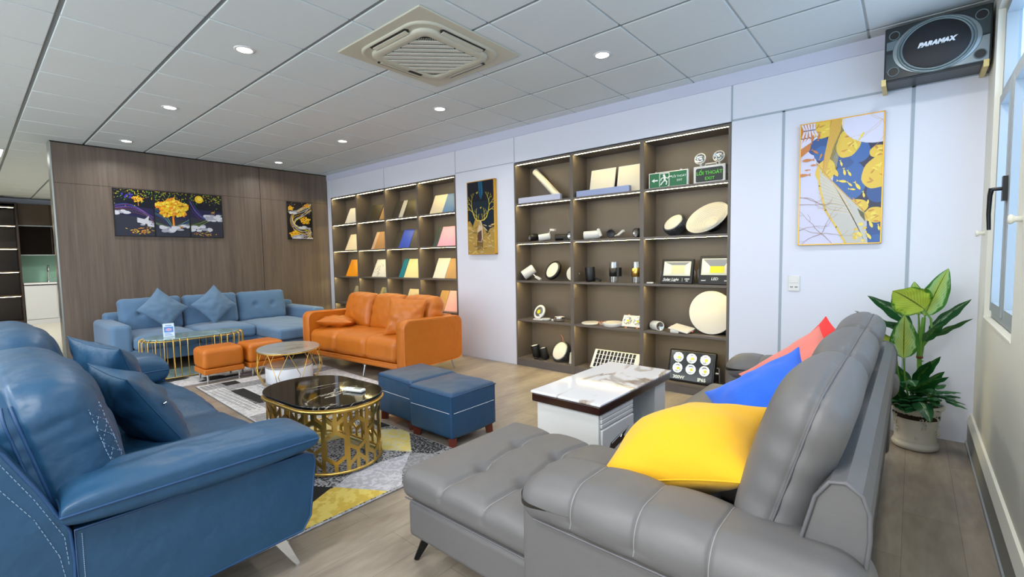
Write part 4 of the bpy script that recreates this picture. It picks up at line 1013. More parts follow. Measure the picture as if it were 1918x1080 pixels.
P2 += gridp(-5.43, -5.22, 1.46, 1.62, 6, 4, r_gry) + gridp(-5.15, -4.1, 1.44, 1.6, 22, 4, r_gry, 0.5) + gridp(-4.99, -4.1, 1.78, 2.0, 16, 5, r_gry, 0.55) + gridp(-3.86, -3.5, 1.46, 1.9, 7, 8, r_gry, 0.4)
o = rug('rug', 'x', -5.47, -3.47, 1.43, 2.72, r_wht, P2, 0.012, rz=-1.5, edge=r_gry); tag(o, 'flat woven grey, white and black checked rug under the round side tables', 'rug')
random.seed(3); P3 = []
def blob(cx, cy, a, c, rot, n=18):
    o = []
    for i in range(n):
        th = 2*math.pi*i/n; w = 1+0.35*math.sin(3*th+cx*5)+0.2*math.sin(5*th+cy*9); x, y = a*w*math.cos(th), c*w*math.sin(th)
        o.append((cx+x*math.cos(rot)-y*math.sin(rot), cy+x*math.sin(rot)+y*math.cos(rot)))
    return o
for i in range(16): P3.append(((r_blk, r_gry, r_blk, r_wht)[i % 4], blob(random.uniform(-6.95, -5.7), random.uniform(1.0, 2.6), random.uniform(.06, .16), random.uniform(.05, .22), random.uniform(0, 3))))
o = rug('rug', 'x', -6.63, -5.64, 0.92, 2.60, r_wht, P3, 0.010); tag(o, 'black and white marbled rug under the gold wire table', 'rug')
# ------------------------------------------------------------------ bookcases
m_case = mat('taupe_laminate', '#645c55', 0.45, var=0.03, vscale=30, bump=0.08, bscale=90, stretch=(1, 1, 0.1))
m_case2 = mat('taupe_edge', '#5f5a58', 0.4)
SZ = [0.09, 0.545, 0.995, 1.435, 1.88]; TOPZ = 2.35; YF = YB-0.004; YBK = 4.47
def unit(x0, x1, label, group):
    t = thing('display_shelf_unit', label, 'bookcase', ((x0+x1)/2, YF, 0), 0, group)
    p = 0.02
    b = MB(); b.box(x0, x0+p, YF, YBK, 0, TOPZ-0.012); b.box(x1-p, x1, YF, YBK, 0, TOPZ-0.012); b.box(x0+p, x1-p, YF, YBK, TOPZ-0.032, TOPZ-0.012)
    b.box(x0+p, x1-p, YBK-0.01, YBK, 0.0, TOPZ-0.032); b.build('carcass', m_case, t)
    b = MB(); b.box(x0+p, x1-p, YF+0.004, YF+0.02, 0, 0.068); b.build('plinth', m_case2, t)
    for z in SZ:
        b = MB(); b.rbox(x0+p, x1-p, YF+0.001, YBK-0.01, z-0.022, z, 0.0015, 1); b.build('shelf', m_case, t)
    for z in SZ[1:] + [TOPZ-0.010]:
        b = MB(); b.box(x0+p+0.012, x1-p-0.004, YF+0.012, YF+0.024, z-0.0223, z-0.0212); b.build('led_strip', m_led, t)
B1 = [-7.668, -6.882, -6.095, -5.308, -4.522]; B2 = [-3.526, -2.741, -1.956, -1.171]
g1 = 'shelf units of the sample board bookcase'; g2 = 'shelf units of the lamp display bookcase'
for i, n in enumerate(('first shelf unit of the sample board bookcase, next to the wood wall', 'second shelf unit of the sample board bookcase from the wood wall', 'third shelf unit of the sample board bookcase from the wood wall', 'last shelf unit of the sample board bookcase, nearest the deer picture')):
    unit(B1[i], B1[i+1], 'taupe '+n, g1)
for i, n in enumerate(('left shelf unit of the lamp display, beside the deer picture', 'middle shelf unit of the lamp display, holding the solar panel', 'right shelf unit of the lamp display, holding the green exit sign')):
    unit(B2[i], B2[i+1], 'taupe '+n, g2)
# sample boards
COLS = {'white': '#d9d6cf', 'cream': '#ddd0b4', 'tan': '#b58d52', 'darkbrown': '#38301f', 'grey': '#b7b6ae', 'bluegrey': '#5f86b2', 'wood': '#a98052', 'palewood': '#c4a384',
        'blue': '#2549b8', 'darkgreen': '#3a4641', 'pink': '#e8a3b8', 'orange': '#d28a14', 'teal': '#0e7286', 'paleyellow': '#e0d39a', 'beige': '#cbbd98', 'greybeige': '#b0aa96', 'greengrey': '#5d6a5a', 'midgrey': '#7a786e', 'lightpink': '#efb0ac', 'olive': '#8e8259', 'darkgrey': '#3c3a34', 'ivory': '#d8d4c4'}
NAME = {'darkbrown': 'dark brown', 'bluegrey': 'blue-grey', 'palewood': 'narrow pale wood', 'darkgreen': 'dark green-grey', 'paleyellow': 'pale yellow', 'greybeige': 'grey-beige', 'greengrey': 'grey-green', 'midgrey': 'mid grey', 'lightpink': 'light pink', 'darkgrey': 'charcoal', 'wood': 'wood grain'}
UN = ['next to the wood wall', 'second from the wood wall', 'third from the wood wall', 'nearest the deer picture']
ROWN = {1.88: 'top shelf', 1.435: 'second shelf from the top', 0.995: 'middle shelf', 0.545: 'just above the orange sofa'}
BD = {1.88: [(-7.416, -7.054, 'white'), (-6.80, -6.66, 'darkgrey'), (-6.653, -6.406, 'darkbrown'), (-6.386, -6.246, 'tan'), (-6.06, -5.90, 'darkgrey'), (-5.893, -5.794, 'grey'), (-5.77, -5.445, 'darkbrown'), (-5.165, -4.899, 'cream'), (-4.895, -4.66, 'bluegrey')],
      1.435: [(-7.431, -7.023, 'cream'), (-6.632, -6.553, 'palewood'), (-6.549, -6.215, 'wood'), (-6.06, -5.91, 'darkgrey'), (-5.904, -5.652, 'blue'), (-5.64, -5.428, 'darkbrown'), (-5.117, -5.02, 'darkgreen'), (-5.016, -4.638, 'pink')],
      0.995: [(-7.44, -6.978, 'orange'), (-6.64, -6.188, 'marble'), (-5.915, -5.805, 'teal'), (-5.80, -5.404, 'paleyellow'), (-5.123, -4.873, 'ivory'), (-4.869, -4.618, 'tan')],
      0.545: [(-7.321, -7.05, 'midgrey'), (-7.045, -6.956, 'cream'), (-6.54, -6.475, 'olive'), (-6.467, -6.169, 'greengrey'), (-5.813, -5.558, 'beige'), (-5.554, -5.384, 'greybeige'), (-5.069, -4.905, 'tan'), (-4.899, -4.604, 'lightpink')]}
for z, L_ in BD.items():
    for xa, xb, cn in L_:
        ui = sum(1 for v in B1[1:4] if (xa+xb)/2 > v); w = xb-xa
        if cn == 'marble': m = marblemat('board_marble', '#d9d8d2', '#9b9890', 0.3, 5, 0.03); nm = 'white marble patterned'
        else: m = mat('board_'+cn, COLS[cn], 0.4, var=0.06 if cn in ('wood', 'tan', 'orange', 'palewood') else 0.01, vscale=12, stretch=(1, 1, .1)); nm = NAME.get(cn, cn)
        b = MB(T((xa+xb)/2, 4.275+random.uniform(-.004, .004), z+0.001) @ RX(-24)); b.rbox(-w/2, w/2, 0.0, 0.009, 0, 0.30+0.004*random.randint(-1, 1), 0.0015, 1)
        tag(b.build('sample_board', m), '%s sample board, %s, unit %s' % (nm, ROWN[z], UN[ui]), 'sample board', 'laminate sample boards in the left bookcase')

# ------------------------------------------------------------------ lamps on display
m_wl = mat('lamp_white', '#dcdcd8', 0.35); m_lav = mat('lamp_lavender_white', '#c3c7dd', 0.4); m_cob = mat('led_chip_yellow', '#d9d32a', 0.4, emit=0.0)
m_refl = mat('reflector_silver', '#cfd2d0', 0.15, metal=0.9); m_diff = mat('lamp_diffuser', '#dcd8cb', 0.45); m_cop = mat('copper_orange', '#d9784a', 0.4); m_fin = mat('cast_aluminium', '#8d9092', 0.35, metal=0.8)
YS = 4.28
def lampthing(name, label, cat, x, z, y=YS): return thing(name, label, cat, (x, y, z), 0)
def AX2(p0, p1):
    d = Vector(p1)-Vector(p0); return T(*p0) @ d.to_track_quat('Z', 'Y').to_matrix().to_4x4(), d.length
def spot(label, p0, p1, r, mb_, z, adapter=None, face=m_refl, name='track_spotlight', fins=False):
    """tubular spotlight: p0 back end, p1 front end"""
    t = lampthing(name, label, 'spotlight', (p0[0]+p1[0])/2, z)
    M, L = AX2(p0, p1)
    b = MB(M); b.lathe([(0, 0), (r*0.75, 0), (r*0.92, L*0.04), (r, L*0.12), (r, L*0.97), (r*0.96, L), (r*0.86, L), (r*0.8, L*0.9)], n=28)
    if fins:
        for k in range(14):
            a = 2*math.pi*k/14; b.M = M @ Matrix.Rotation(a, 4, 'Z'); b.rbox(r*0.8, r*1.25, -0.0022, 0.0022, 0.0, L*0.8, 0.001, 1)
    b.build('body', mb_, t)
    b = MB(M); b.lathe([(r*0.83, L*0.95), (r*0.45, L*0.86), (0, L*0.85)], n=24); b.build('reflector', face, t)
    if adapter:
        b = MB(); a0, a1, a2, aw = adapter
        b.tube([a0, a1], 0.006, 8); Ma, La = AX2(a1, a2); b.M = Ma; b.rbox(-aw, aw, -0.012, 0.012, -0.01, La, 0.003, 2); b.build('adapter', mb_ if not fins else m_wl, t)
    return t
def disc(label, c, r, h, tilt, m1, m2, name='round_lamp', cat='lamp', rim=0.08, rz=0, z=None):
    """disc lamp; tilt 0 = lying face up, 90 = face towards the room"""
    t = lampthing(name, label, cat, c[0], z if z is not None else c[2])
    M = T(*c) @ RZ(rz) @ RX(tilt)
    b = MB(M); b.lathe([(0, -h/2), (r*0.86, -h/2), (r*0.97, -h*0.2), (r, h*0.2), (r*0.99, h*0.45), (r*(1-rim*0.5), h/2), (r*(1-rim), h/2-0.001)], n=40); b.build('housing', m1, t)
    b = MB(M); b.lathe([(r*(1-rim), h/2-0.001), (r*0.5, h/2+0.001), (0, h/2+0.0015)], n=40); b.build('diffuser', m2, t)
    return t, M
# left unit, top shelf
t = tag(MB().rbox(-3.49, -2.905, 4.215, 4.255, 1.881, 1.945, 0.002, 1).build('linear_lamp', m_lav), 'lavender white linear lamp box on the top shelf of the left lamp unit', 'lamp')
t = lampthing('tube_lamp', 'white round tube lamp leaning diagonally on the top shelf of the left lamp unit', 'lamp', -3.2, 1.88)
M, L = AX2((-2.99, 4.30, 1.925), (-3.375, 4.40, 2.255))
b = MB(M); b.cyl((0, 0, 0.02), (0, 0, L-0.02), 0.038, n=24); b.build('tube', m_diff, t)
b = MB(M); b.cyl((0, 0, 0), (0, 0, 0.022), 0.04, n=24); b.cyl((0, 0, L-0.022), (0, 0, L), 0.04, n=24); b.build('end_cap', m_wl, t)
# left unit, second shelf
z = 1.435
spot('black track spotlight at the left end of the second shelf, left lamp unit', (-3.31, 4.34, z+.06), (-3.36, 4.25, z+.055), .042, m_black, z)
spot('white track spotlight with stem on the second shelf, left lamp unit', (-3.10, 4.31, z+.062), (-3.215, 4.235, z+.043), .038, m_wl, z, ((-3.14, 4.3, z+.08), (-3.08, 4.29, z+.13), (-3.02, 4.28, z+.125), 0.016))
spot('black cylinder spotlight behind the white one on the second shelf, left lamp unit', (-2.89, 4.38, z+.045), (-3.04, 4.31, z+.04), .036, m_black, z, ((-2.97, 4.34, z+.05), (-2.93, 4.33, z+.02), (-2.86, 4.33, z+.016), 0.012))
spot('black spotlight half hidden by the divider on the second shelf, left lamp unit', (-2.83, 4.38, z+.06), (-2.84, 4.30, z+.055), .045, m_black, z)
# middle shelf
z = 0.995
spot('large white track spotlight tipped forward on the middle shelf, left lamp unit', (-3.36, 4.33, z+.14), (-3.46, 4.25, z+.055), .056, m_wl, z, ((-3.34, 4.29, z+.07), (-3.30, 4.29, z+.04), (-3.23, 4.28, z+.014), 0.014))
disc('round black high bay lamp tilted on the middle shelf, left lamp unit', (-3.075, 4.32, z+.112), .115, .05, 62, m_black, m_diff, 'high_bay_lamp', rim=0.22, rz=-15, z=z)
disc('small white round lamp half hidden by the divider on the middle shelf, left lamp unit', (-2.80, 4.31, z+.082), .08, .05, 80, m_wl, m_diff, 'round_lamp', rz=0, z=z)
# fourth shelf
z = 0.545
t, M = disc('white downlight with yellow chip, tilted on the fourth shelf of the left lamp unit', (-3.27, 4.31, z+.082), .085, .03, 65, m_wl, m_refl, 'downlight_fixture', 'downlight', rim=0.3, rz=-10, z=z)
b = MB(M); b.cyl((0, 0, 0.0165), (0, 0, 0.019), 0.026, n=20); b.build('led_chip', m_cob, t)
t = tag(MB().rbox(-3.30, -3.17, 4.22, 4.26, z+.001, z+.016, 0.002, 1).build('lamp_driver', m_wl), 'flat white lamp driver box in front of the tilted downlight, left lamp unit', 'lamp driver')
disc('small white disc lamp lying beside the lamp driver, left lamp unit', (-3.14, 4.26, z+.014), .05, .024, 0, m_wl, m_diff, 'round_lamp', z=z)
t, M = disc('small chrome rimmed downlight lying face up on the fourth shelf, left lamp unit', (-2.97, 4.28, z+.028), .062, .05, 0, m_chrome, m_diff, 'downlight_fixture', 'downlight', z=z)
tag(MB().rbox(-3.075, -3.045, 4.26, 4.285, z+.001, z+.02, 0.003, 2).build('lamp_driver', m_wl), 'tiny white connector block beside the chrome rimmed downlight, left lamp unit', 'lamp driver')
# bottom shelf
z = 0.09
spot('short black cylinder lamp with white face, left one on the bottom shelf, left lamp unit', (-3.31, 4.31, z+.003), (-3.335, 4.285, z+.15), .052, m_black, z, name='surface_downlight', face=m_wl)
spot('short black cylinder lamp with white face, right one beside the plug, left lamp unit', (-3.18, 4.29, z+.003), (-3.205, 4.27, z+.135), .044, m_black, z, name='surface_downlight', face=m_wl)
t = lampthing('lamp_plug', 'small black plug and cable between the black cylinder lamps, left lamp unit', 'plug', -3.26, z, 4.22)
b = MB(); b.rbox(-3.29, -3.24, 4.21, 4.235, z+.001, z+.02, .004, 2); b.tube([(-3.24, 4.222, z+.01), (-3.21, 4.225, z+.012), (-3.19, 4.24, z+.004), (-3.17, 4.25, z+.02)], .004, 6); b.build('plug', m_black, t)
def finned(label, c, r, h, tilt, rz, z, cable=False):
    t = lampthing('high_bay_lamp', label, 'lamp', c[0], z); M = T(*c) @ RZ(rz) @ RX(tilt)
    b = MB(M); b.lathe([(0, -h), (r*0.72, -h), (r*0.8, -h*0.9), (r*0.84, 0), (r*0.9, h*0.08), (r*0.9, h*0.14), (r*0.78, h*0.14)], n=48)
    for k in range(48):
        b.M = M @ Matrix.Rotation(2*math.pi*k/48, 4, 'Z'); b.prism([(r*0.74, -h*0.95), (r*0.90, -h*0.88), (r*1.0, -h*0.1), (r*0.96, h*0.05), (r*0.8, h*0.05)], -0.0016, 0.0016, 'Y')
    b.build('finned_body', m_fin, t)
    b = MB(M); b.lathe([(r*0.8, h*0.15), (r*0.76, h*0.17), (r*0.4, h*0.18), (r*0.35, h*0.17), (0, h*0.18)], n=40); b.build('diffuser', m_diff, t)
    if cable: b = MB(); b.tube([(c[0]+.01, c[1]+.05, c[2]+r*0.8), (c[0]+0, c[1]+.05, c[2]+r+.02), (c[0]-.02, c[1]+.05, c[2]+r+.05)], .003, 6); b.build('cable', m_cop, t)
    return t
finned('round finned high bay lamp with pale face on the bottom shelf, left lamp unit', (-2.985, 4.30, z+.116), .125, .07, 62, -14, z, True)
tag(MB(T(-2.80, 4.26, z)).prism([(-.04, 0.001), (.04, 0.001), (.035, .125), (-.025, .125)], 0, .03).build('lamp_box', m_offw), 'cream lamp box half hidden by the divider on the bottom shelf, left lamp unit', 'lamp')
# middle unit, top shelf
z = 1.881
tag(MB().rbox(-2.70, -2.10, 4.215, 4.262, z, z+.062, .002, 1).build('linear_lamp', mat('lamp_blue_white', '#9aa8cf', .4)), 'long pale blue linear lamp bar on the top shelf of the middle lamp unit', 'lamp')
for x0_, x1_, lab in ((-2.60, -2.315, 'left of the two square white panel lamps on the top shelf, middle lamp unit'), (-2.285, -1.98, 'right of the two square white panel lamps on the top shelf, middle lamp unit')):
    t = lampthing('panel_lamp', lab, 'lamp', (x0_+x1_)/2, z, 4.31); w = x1_-x0_; M = T((x0_+x1_)/2, 4.30, z) @ RX(-12)
    b = MB(M); b.rbox(-w/2, w/2, 0, .012, 0, .285, .003, 2); b.build('frame', m_wl, t)
    b = MB(M); b.rbox(-w/2+.012, w/2-.012, -.0015, .002, .012, .273, .001, 1); b.build('diffuser', m_diff, t)
# second shelf
z = 1.435
spot('white track spotlight lying with its adapter on the second shelf, middle lamp unit', (-2.47, 4.31, z+.055), (-2.63, 4.25, z+.045), .043, m_wl, z, ((-2.5, 4.28, z+.05), (-2.47, 4.27, z+.1), (-2.44, 4.27, z+.03), 0.012))
spot('black finned spotlight with a white adapter on the second shelf, middle lamp unit', (-2.36, 4.33, z+.055), (-2.33, 4.27, z+.052), .042, m_black, z, ((-2.30, 4.3, z+.03), (-2.24, 4.28, z+.04), (-2.18, 4.26, z+.075), 0.014), face=m_black, fins=True)
spot('small black round spotlight facing the room on the second shelf, middle lamp unit', (-2.03, 4.36, z+.052), (-2.065, 4.28, z+.048), .046, m_black, z)
# middle shelf
z = 0.995
spot('black cylinder spotlight with white top standing on the middle shelf, middle lamp unit', (-2.58, 4.30, z+.002), (-2.592, 4.295, z+.155), .052, m_black, z, ((-2.53, 4.29, z+.045), (-2.50, 4.285, z+.035), (-2.45, 4.28, z+.012), 0.010), face=m_wl)
m_acr = mat('clear_acrylic', '#c9ccc8', 0.06, spec=0.6); MATS.pop('clear_acrylic'); m_acr = glassmat('clear_acrylic', (0.85, 0.87, 0.86, 1), 0.72, 0.05)
for x, mm, lab in ((-2.305, m_black, 'black banded clear wall lamp on the middle shelf, middle lamp unit'), (-2.06, m_gold, 'gold banded clear wall lamp on the middle shelf, middle lamp unit')):
    t = lampthing('wall_lamp', lab, 'lamp', x, z)
    for za_, zb_ in ((.002, .06), (.145, .205)): b = MB(T(x, 4.29, z)); b.cyl((0, 0, za_), (0, 0, zb_), .044, n=28); b.build('glass', m_acr, t)
    b = MB(T(x, 4.29, z)); b.lathe([(.035, .06), (.047, .06), (.047, .145), (.035, .145)], n=28); b.cyl((0, 0, .14), (0, 0, .146), .036, n=20); b.cyl((0, 0, .06), (0, 0, .064), .036, n=20); b.build('band', mm, t)
    b = MB(T(x, 4.29, z)); b.rbox(.044, .072, -.03, .03, .06, .15, .003, 1); b.build('wall_bracket', m_black, t)
# fourth shelf
z = 0.545
disc('flat white round panel lamp lying at the left of the fourth shelf, middle lamp unit', (-2.575, 4.28, z+.012), .095, .016, 3, m_wl, m_diff, 'round_lamp', z=z)
t = lampthing('spring_clips', 'orange and white spring clip driver between the two round panel lamps, middle lamp unit', 'lamp driver', -2.44, z, 4.28)
b = MB()
b.rbox(-2.475, -2.405, 4.29, 4.32, z+.001, z+.03, .003, 1); b.build('driver', m_wl, t)
b = MB(); 
for k in range(3): b.tube([(-2.48+.03*k, 4.265, z+.004), (-2.465+.03*k, 4.27, z+.045), (-2.44+.03*k, 4.26, z+.02+.01*k)], .004, 6)
b.build('clip', m_cop, t)
disc('white round surface lamp, thicker one on the fourth shelf, middle lamp unit', (-2.31, 4.275, z+.022), .10, .04, 3, m_wl, m_diff, 'round_lamp', rim=0.04, z=z)
t = lampthing('twin_spotlight', 'white rectangular twin spotlight propped up on the fourth shelf, middle lamp unit', 'spotlight', -2.11, z)
M = T(-2.105, 4.27, z+.012) @ RX(-32)
b = MB(M); b.rbox(-.112, .112, 0, .012, 0, .125, .003, 2); b.build('plate', m_wl, t)
for sx in (-.053, .053):
    b = MB(M @ T(sx, 0, .063) @ RX(90)); b.lathe([(.040, .0), (.042, .004), (.036, .006), (.032, .003), (.012, -.002), (0, -.002)], n=24); rg = b.build('spot_ring', m_refl, t)
    b = MB(M @ T(sx, 0, .063) @ RX(90)); b.cyl((0, 0, .0035), (0, 0, .006), .013, n=16); b.build('led_chip', m_cob, rg)
b = MB(M)
for sx in (-.06, .06): b.rbox(sx-.01, sx+.01, .004, .01, -.012, .002, .001, 1); b.rbox(sx-.01, sx+.01, .004, .01, .123, .137, .001, 1)
b.build('clip', m_cop, t)
# bottom: solar panel
z = 0.09
t = lampthing('solar_panel', 'white framed solar panel with dark cells propped on the bottom shelf, middle lamp unit', 'solar panel', -2.28, z)
M = T(-2.285, 4.235, z+.055) @ RX(-35) @ RY(0)
b = MB(M); b.rbox(-.262, .262, 0, .014, -.05, .165, .006, 2); b.rbox(-.2, .2, .014, .06, 0, .1, .006, 2); b.build('frame', m_wl, t)
pa = Paint(M, -.0004); m_cell = mat('solar_cell', '#11131f', .2)
for k in range(11):
    x = -.228+.0408*k
    for j in range(4): pa.poly([(x, -.035+.048*j), (x+.030, -.035+.048*j), (x+.030, .009+.048*j), (x, .009+.048*j)], m_cell, False)
pa.build('cells', t)
# right unit, top: exit signs
z = 1.881
m_eg = mat('exit_green', '#0c6a3c', .4); m_sw = mat('sign_white', '#e9efe9', .4); m_dg = mat('sign_dark', '#10201a', .4); m_lg = mat('sign_lit_green', '#56c22f', .5, emit=0.1)
t = lampthing('exit_sign', 'green exit sign box with arrow and running figure on the top shelf, right lamp unit', 'exit sign', -1.73, z)
M = T(-1.725, 4.235, z)
b = MB(M); b.rbox(-.185, .185, 0, .03, 0.001, .145, .006, 2); b.cyl((-.12, .015, .143), (-.12, .015, .153), .006, n=10); b.cyl((.115, .015, .143), (.115, .015, .153), .01, n=10); b.build('housing', m_wl, t)
pa = Paint(M, -.0004); pa.poly([(-.175, .008), (.172, .008), (.172, .136), (-.175, .136)], m_eg)
pa.poly([(-.155, .072), (-.128, .09), (-.128, .078), (-.095, .078), (-.095, .066), (-.128, .066), (-.128, .054)], m_sw)
pa.line([(-.078, .016), (-.078, .13), (.012, .13), (.012, .016), (-.0, .016)], .006, m_sw); 
pa.ell(-.036, .112, .011, .011, m_sw); pa.line([(-.032, .10), (-.028, .066)], .02, m_sw); pa.line([(-.034, .095), (-.062, .085), (-.066, .07)], .008, m_sw); pa.line([(-.025, .095), (0.0, .082), (.008, .095), (.04, .098)], .008, m_sw)
pa.line([(-.030, .066), (-.05, .05), (-.066, .03)], .011, m_sw); pa.line([(-.026, .066), (-.008, .052), (-.014, .028)], .011, m_sw)
pa.build('pictogram', t)
b = MB(); text_mb(b, 'LỐI THOÁT', .025, M @ T(.102, -.0012, .090), .0006); text_mb(b, 'EXIT', .024, M @ T(.108, -.0012, .055), .0006); b.build('lettering', m_sw, t)
t = lampthing('emergency_exit_light', 'emergency exit sign with two round lamp heads on the top shelf, right lamp unit', 'exit sign', -1.355, z)
M = T(-1.355, 4.235, z)
b = MB(M); b.rbox(-.14, .13, 0, .06, 0.001, .15, .008, 2); b.tube([(-.05, .03, .148), (-.045, .03, .168), (.045, .03, .168), (.05, .03, .148)], .006, 8); b.build('housing', m_wl, t)
pa = Paint(M, -.0004); pa.poly([(-.118, .018), (-.118, .118), (-.108, .13), (.1, .13), (.11, .118), (.11, .018), (.1, .012), (-.108, .012)], m_dg); pa.build('panel', t)
b = MB(); text_mb(b, 'LỐI THOÁT', .042, M @ T(-.004, -.0010, .085), .0006, bold=.0008); text_mb(b, 'EXIT', .036, M @ T(0, -.0010, .038), .0006, bold=.0008, spacing=1.15); b.build('lettering', m_lg, t)
for sx in (-.085, .072):
    Mh = M @ T(sx, .01, .215) @ RX(78)
    b = MB(Mh); b.lathe([(0, -.045), (.03, -.04), (.045, -.01), (.05, .004), (.046, .008), (.042, .004)], n=28); b.M = M; b.cyl((sx, .03, .148), (sx, .03, .18), .01, n=10); hd = b.build('lamp_head', m_wl, t)
    b = MB(Mh); b.lathe([(.042, .003), (.03, -.008), (.016, -.012), (.014, .002), (0, .003)], n=28); b.build('reflector', m_refl, hd)
b = MB(M); b.rbox(.13, .15, .02, .055, .06, .13, .003, 1); b.build('battery_box', m_black, t)
# second shelf
z = 1.435
finned('drum shaped finned high bay lamp on the second shelf, right lamp unit', (-1.70, 4.31, z+.124), .112, .08, 50, -22, z)
t = lampthing('high_bay_lamp', 'wide pale cone shaped high bay lamp tilted on the second shelf, right lamp unit', 'lamp', -1.39, z)
M = T(-1.393, 4.318, z+.141) @ RZ(-4) @ RY(-14) @ RX(45) @ Matrix.Scale(.96, 4)
b = MB(M); b.lathe([(.20, .022), (.204, .02), (.17, -.01), (.1, -.055), (.06, -.085), (.055, -.12), (0, -.12)], n=56); b.build('shade', m_fin, t)
b = MB(M); b.lathe([(.20, .022), (.196, .0185), (.15, -.008), (.08, -.045), (.06, -.05), (.058, -.042), (.03, -.04), (0, -.04)], n=56); b.build('reflector', m_diff, t)
b = MB(M)
for k in range(1, 9):
    r = .065+.0155*k; zz = -.05+.0068*k+.004
    b.tube([(r*math.cos(a*math.pi/20), r*math.sin(a*math.pi/20), zz+0.0005*k) for a in range(40)], .0012, 4, True)
b.build('ridges', m_seam, t)
# middle shelf floodlights
z = 0.995
m_lens = mat('flood_lens', '#d6d8c9', .25)
def flood(label, cx, w, h, lean, lines, win, chip, z, yb=4.24, rz=0):
    t = lampthing('floodlight', label, 'floodlight', cx, z, yb); M = T(cx, yb, z+.002) @ RZ(rz) @ RX(-lean)
    b = MB(M); b.rbox(-w/2, w/2, 0, .03, 0, h, .008, 2); b.rbox(-w/2+.03, w/2-.03, .03, .05, .03, h-.03, .005, 1); b.build('housing', m_black, t)
    b = MB(M); b.tube([(-w/2-.003, .02, h*.55), (-w/2-.012, .02, h*.5), (-w/2-.012, .06, .02), (w/2+.012, .06, .02), (w/2+.012, .02, h*.5), (w/2+.003, .02, h*.55)], .004, 6); b.build('bracket', m_fin, t)
    x0, x1, z0, z1 = win
    b = MB(M); b.rbox(x0, x1, -.002, .004, z0, z1, .0015, 1); b.build('lens', m_lens, t)
    pa = Paint(M, -.0024); c = chip
    pa.poly([(x0+.01, z0+.01), (c[0], c[2]), (c[0], c[3]), (x0+.01, z1-.008)], m_wl); pa.poly([(x1-.01, z0+.01), (c[1], c[2]), (c[1], c[3]), (x1-.01, z1-.008)], m_wl)
    pa.poly([(x0+.01, z1-.008), (c[0], c[3]), (c[1], c[3]), (x1-.01, z1-.008)], m_fin); pa.poly([(c[0], c[2]), (c[1], c[2]), (c[1], c[3]), (c[0], c[3])], c[4]); pa.build('led_board', t)
    b = MB()
    for s, sz, x, zz, sh in lines: text_mb(b, s, sz, M @ T(x, -.0012, zz), .0005, shear=sh, bold=.0004)
    if lines: b.build('lettering', m_sw, t)
    return t, M
m_ylw = mat('led_board_yellow', '#d3cf83', .4); m_cream2 = mat('led_board_cream', '#cfd0a8', .4)
t, M = flood('black solar floodlight with slanted lettering on the middle shelf, right lamp unit', -1.65, .295, .235, 14, (('Solar Light', .034, -.05, .04, .25), ('100W', .018, .10, .045, 0), ('IP65', .012, .10, .028, 0)), (-.125, .125, .075, .21), (-.05, .075, .095, .175, m_cream2), z)
b = MB(M); b.box(-.13, .0, -.0012, -.0005, .024, .026); b.box(.055, .057, -.0012, -.0005, .022, .056); b.build('printed_line', m_sw, t)
flood('black square floodlight with yellow chip marked LED on the middle shelf, right lamp unit', -1.31, .285, .26, 14, (('LED', .034, .0, .05, .15), ('1000W', .014, -.095, .035, 0), ('SPIN', .014, .095, .035, 0)), (-.12, .12, .085, .235), (-.045, .075, .105, .165, mat('led_yellow_bright', '#e6df2d', .4)), z)
tag(MB().rbox(-1.92, -1.86, 4.21, 4.24, z+.001, z+.014, .004, 2).build('lamp_driver', m_wl), 'small white connector lying left of the solar floodlight, right lamp unit', 'lamp driver')
# fourth shelf
z = 0.545
spot('white ribbed bulb spotlight lying on the fourth shelf, right lamp unit', (-1.90, 4.32, z+.04), (-1.80, 4.25, z+.045), .046, m_wl, z, name='spotlight_bulb')
t = lampthing('panel_lamp', 'small flat square panel lamp resting on its driver, fourth shelf of the right lamp unit', 'lamp', -1.62, z)
M = T(-1.605, 4.28, z+.032) @ RZ(-12) @ RY(8) @ RX(12)
b = MB(M); b.rbox(-.10, .10, -.07, .07, 0, .012, .003, 1); b.build('frame', m_wl, t)
b = MB(M); b.rbox(-.085, .085, -.055, .055, .0115, .0135, .001, 1); b.build('diffuser', m_diff, t)
b = MB(); b.rbox(-1.69, -1.61, 4.215, 4.25, z+.001, z+.026, .003, 1); b.build('driver', m_wl, t)
b = MB(M); b.rbox(.10, .115, -.01, .01, .0, .006, .001, 1); b.rbox(-.115, -.10, -.01, .01, .0, .006, .001, 1); b.build('clip', m_cop, t)
t, M = disc('large round white panel lamp standing on the fourth shelf, right lamp unit', (-1.352, 4.315, z+.197), .195, .03, 84, m_wl, m_diff, 'panel_lamp', rim=0.03, z=z)
b = MB(); b.rbox(-1.53, -1.51, 4.28, 4.30, z+.001, z+.03, .003, 1); b.build('stand_foot', m_black, t)
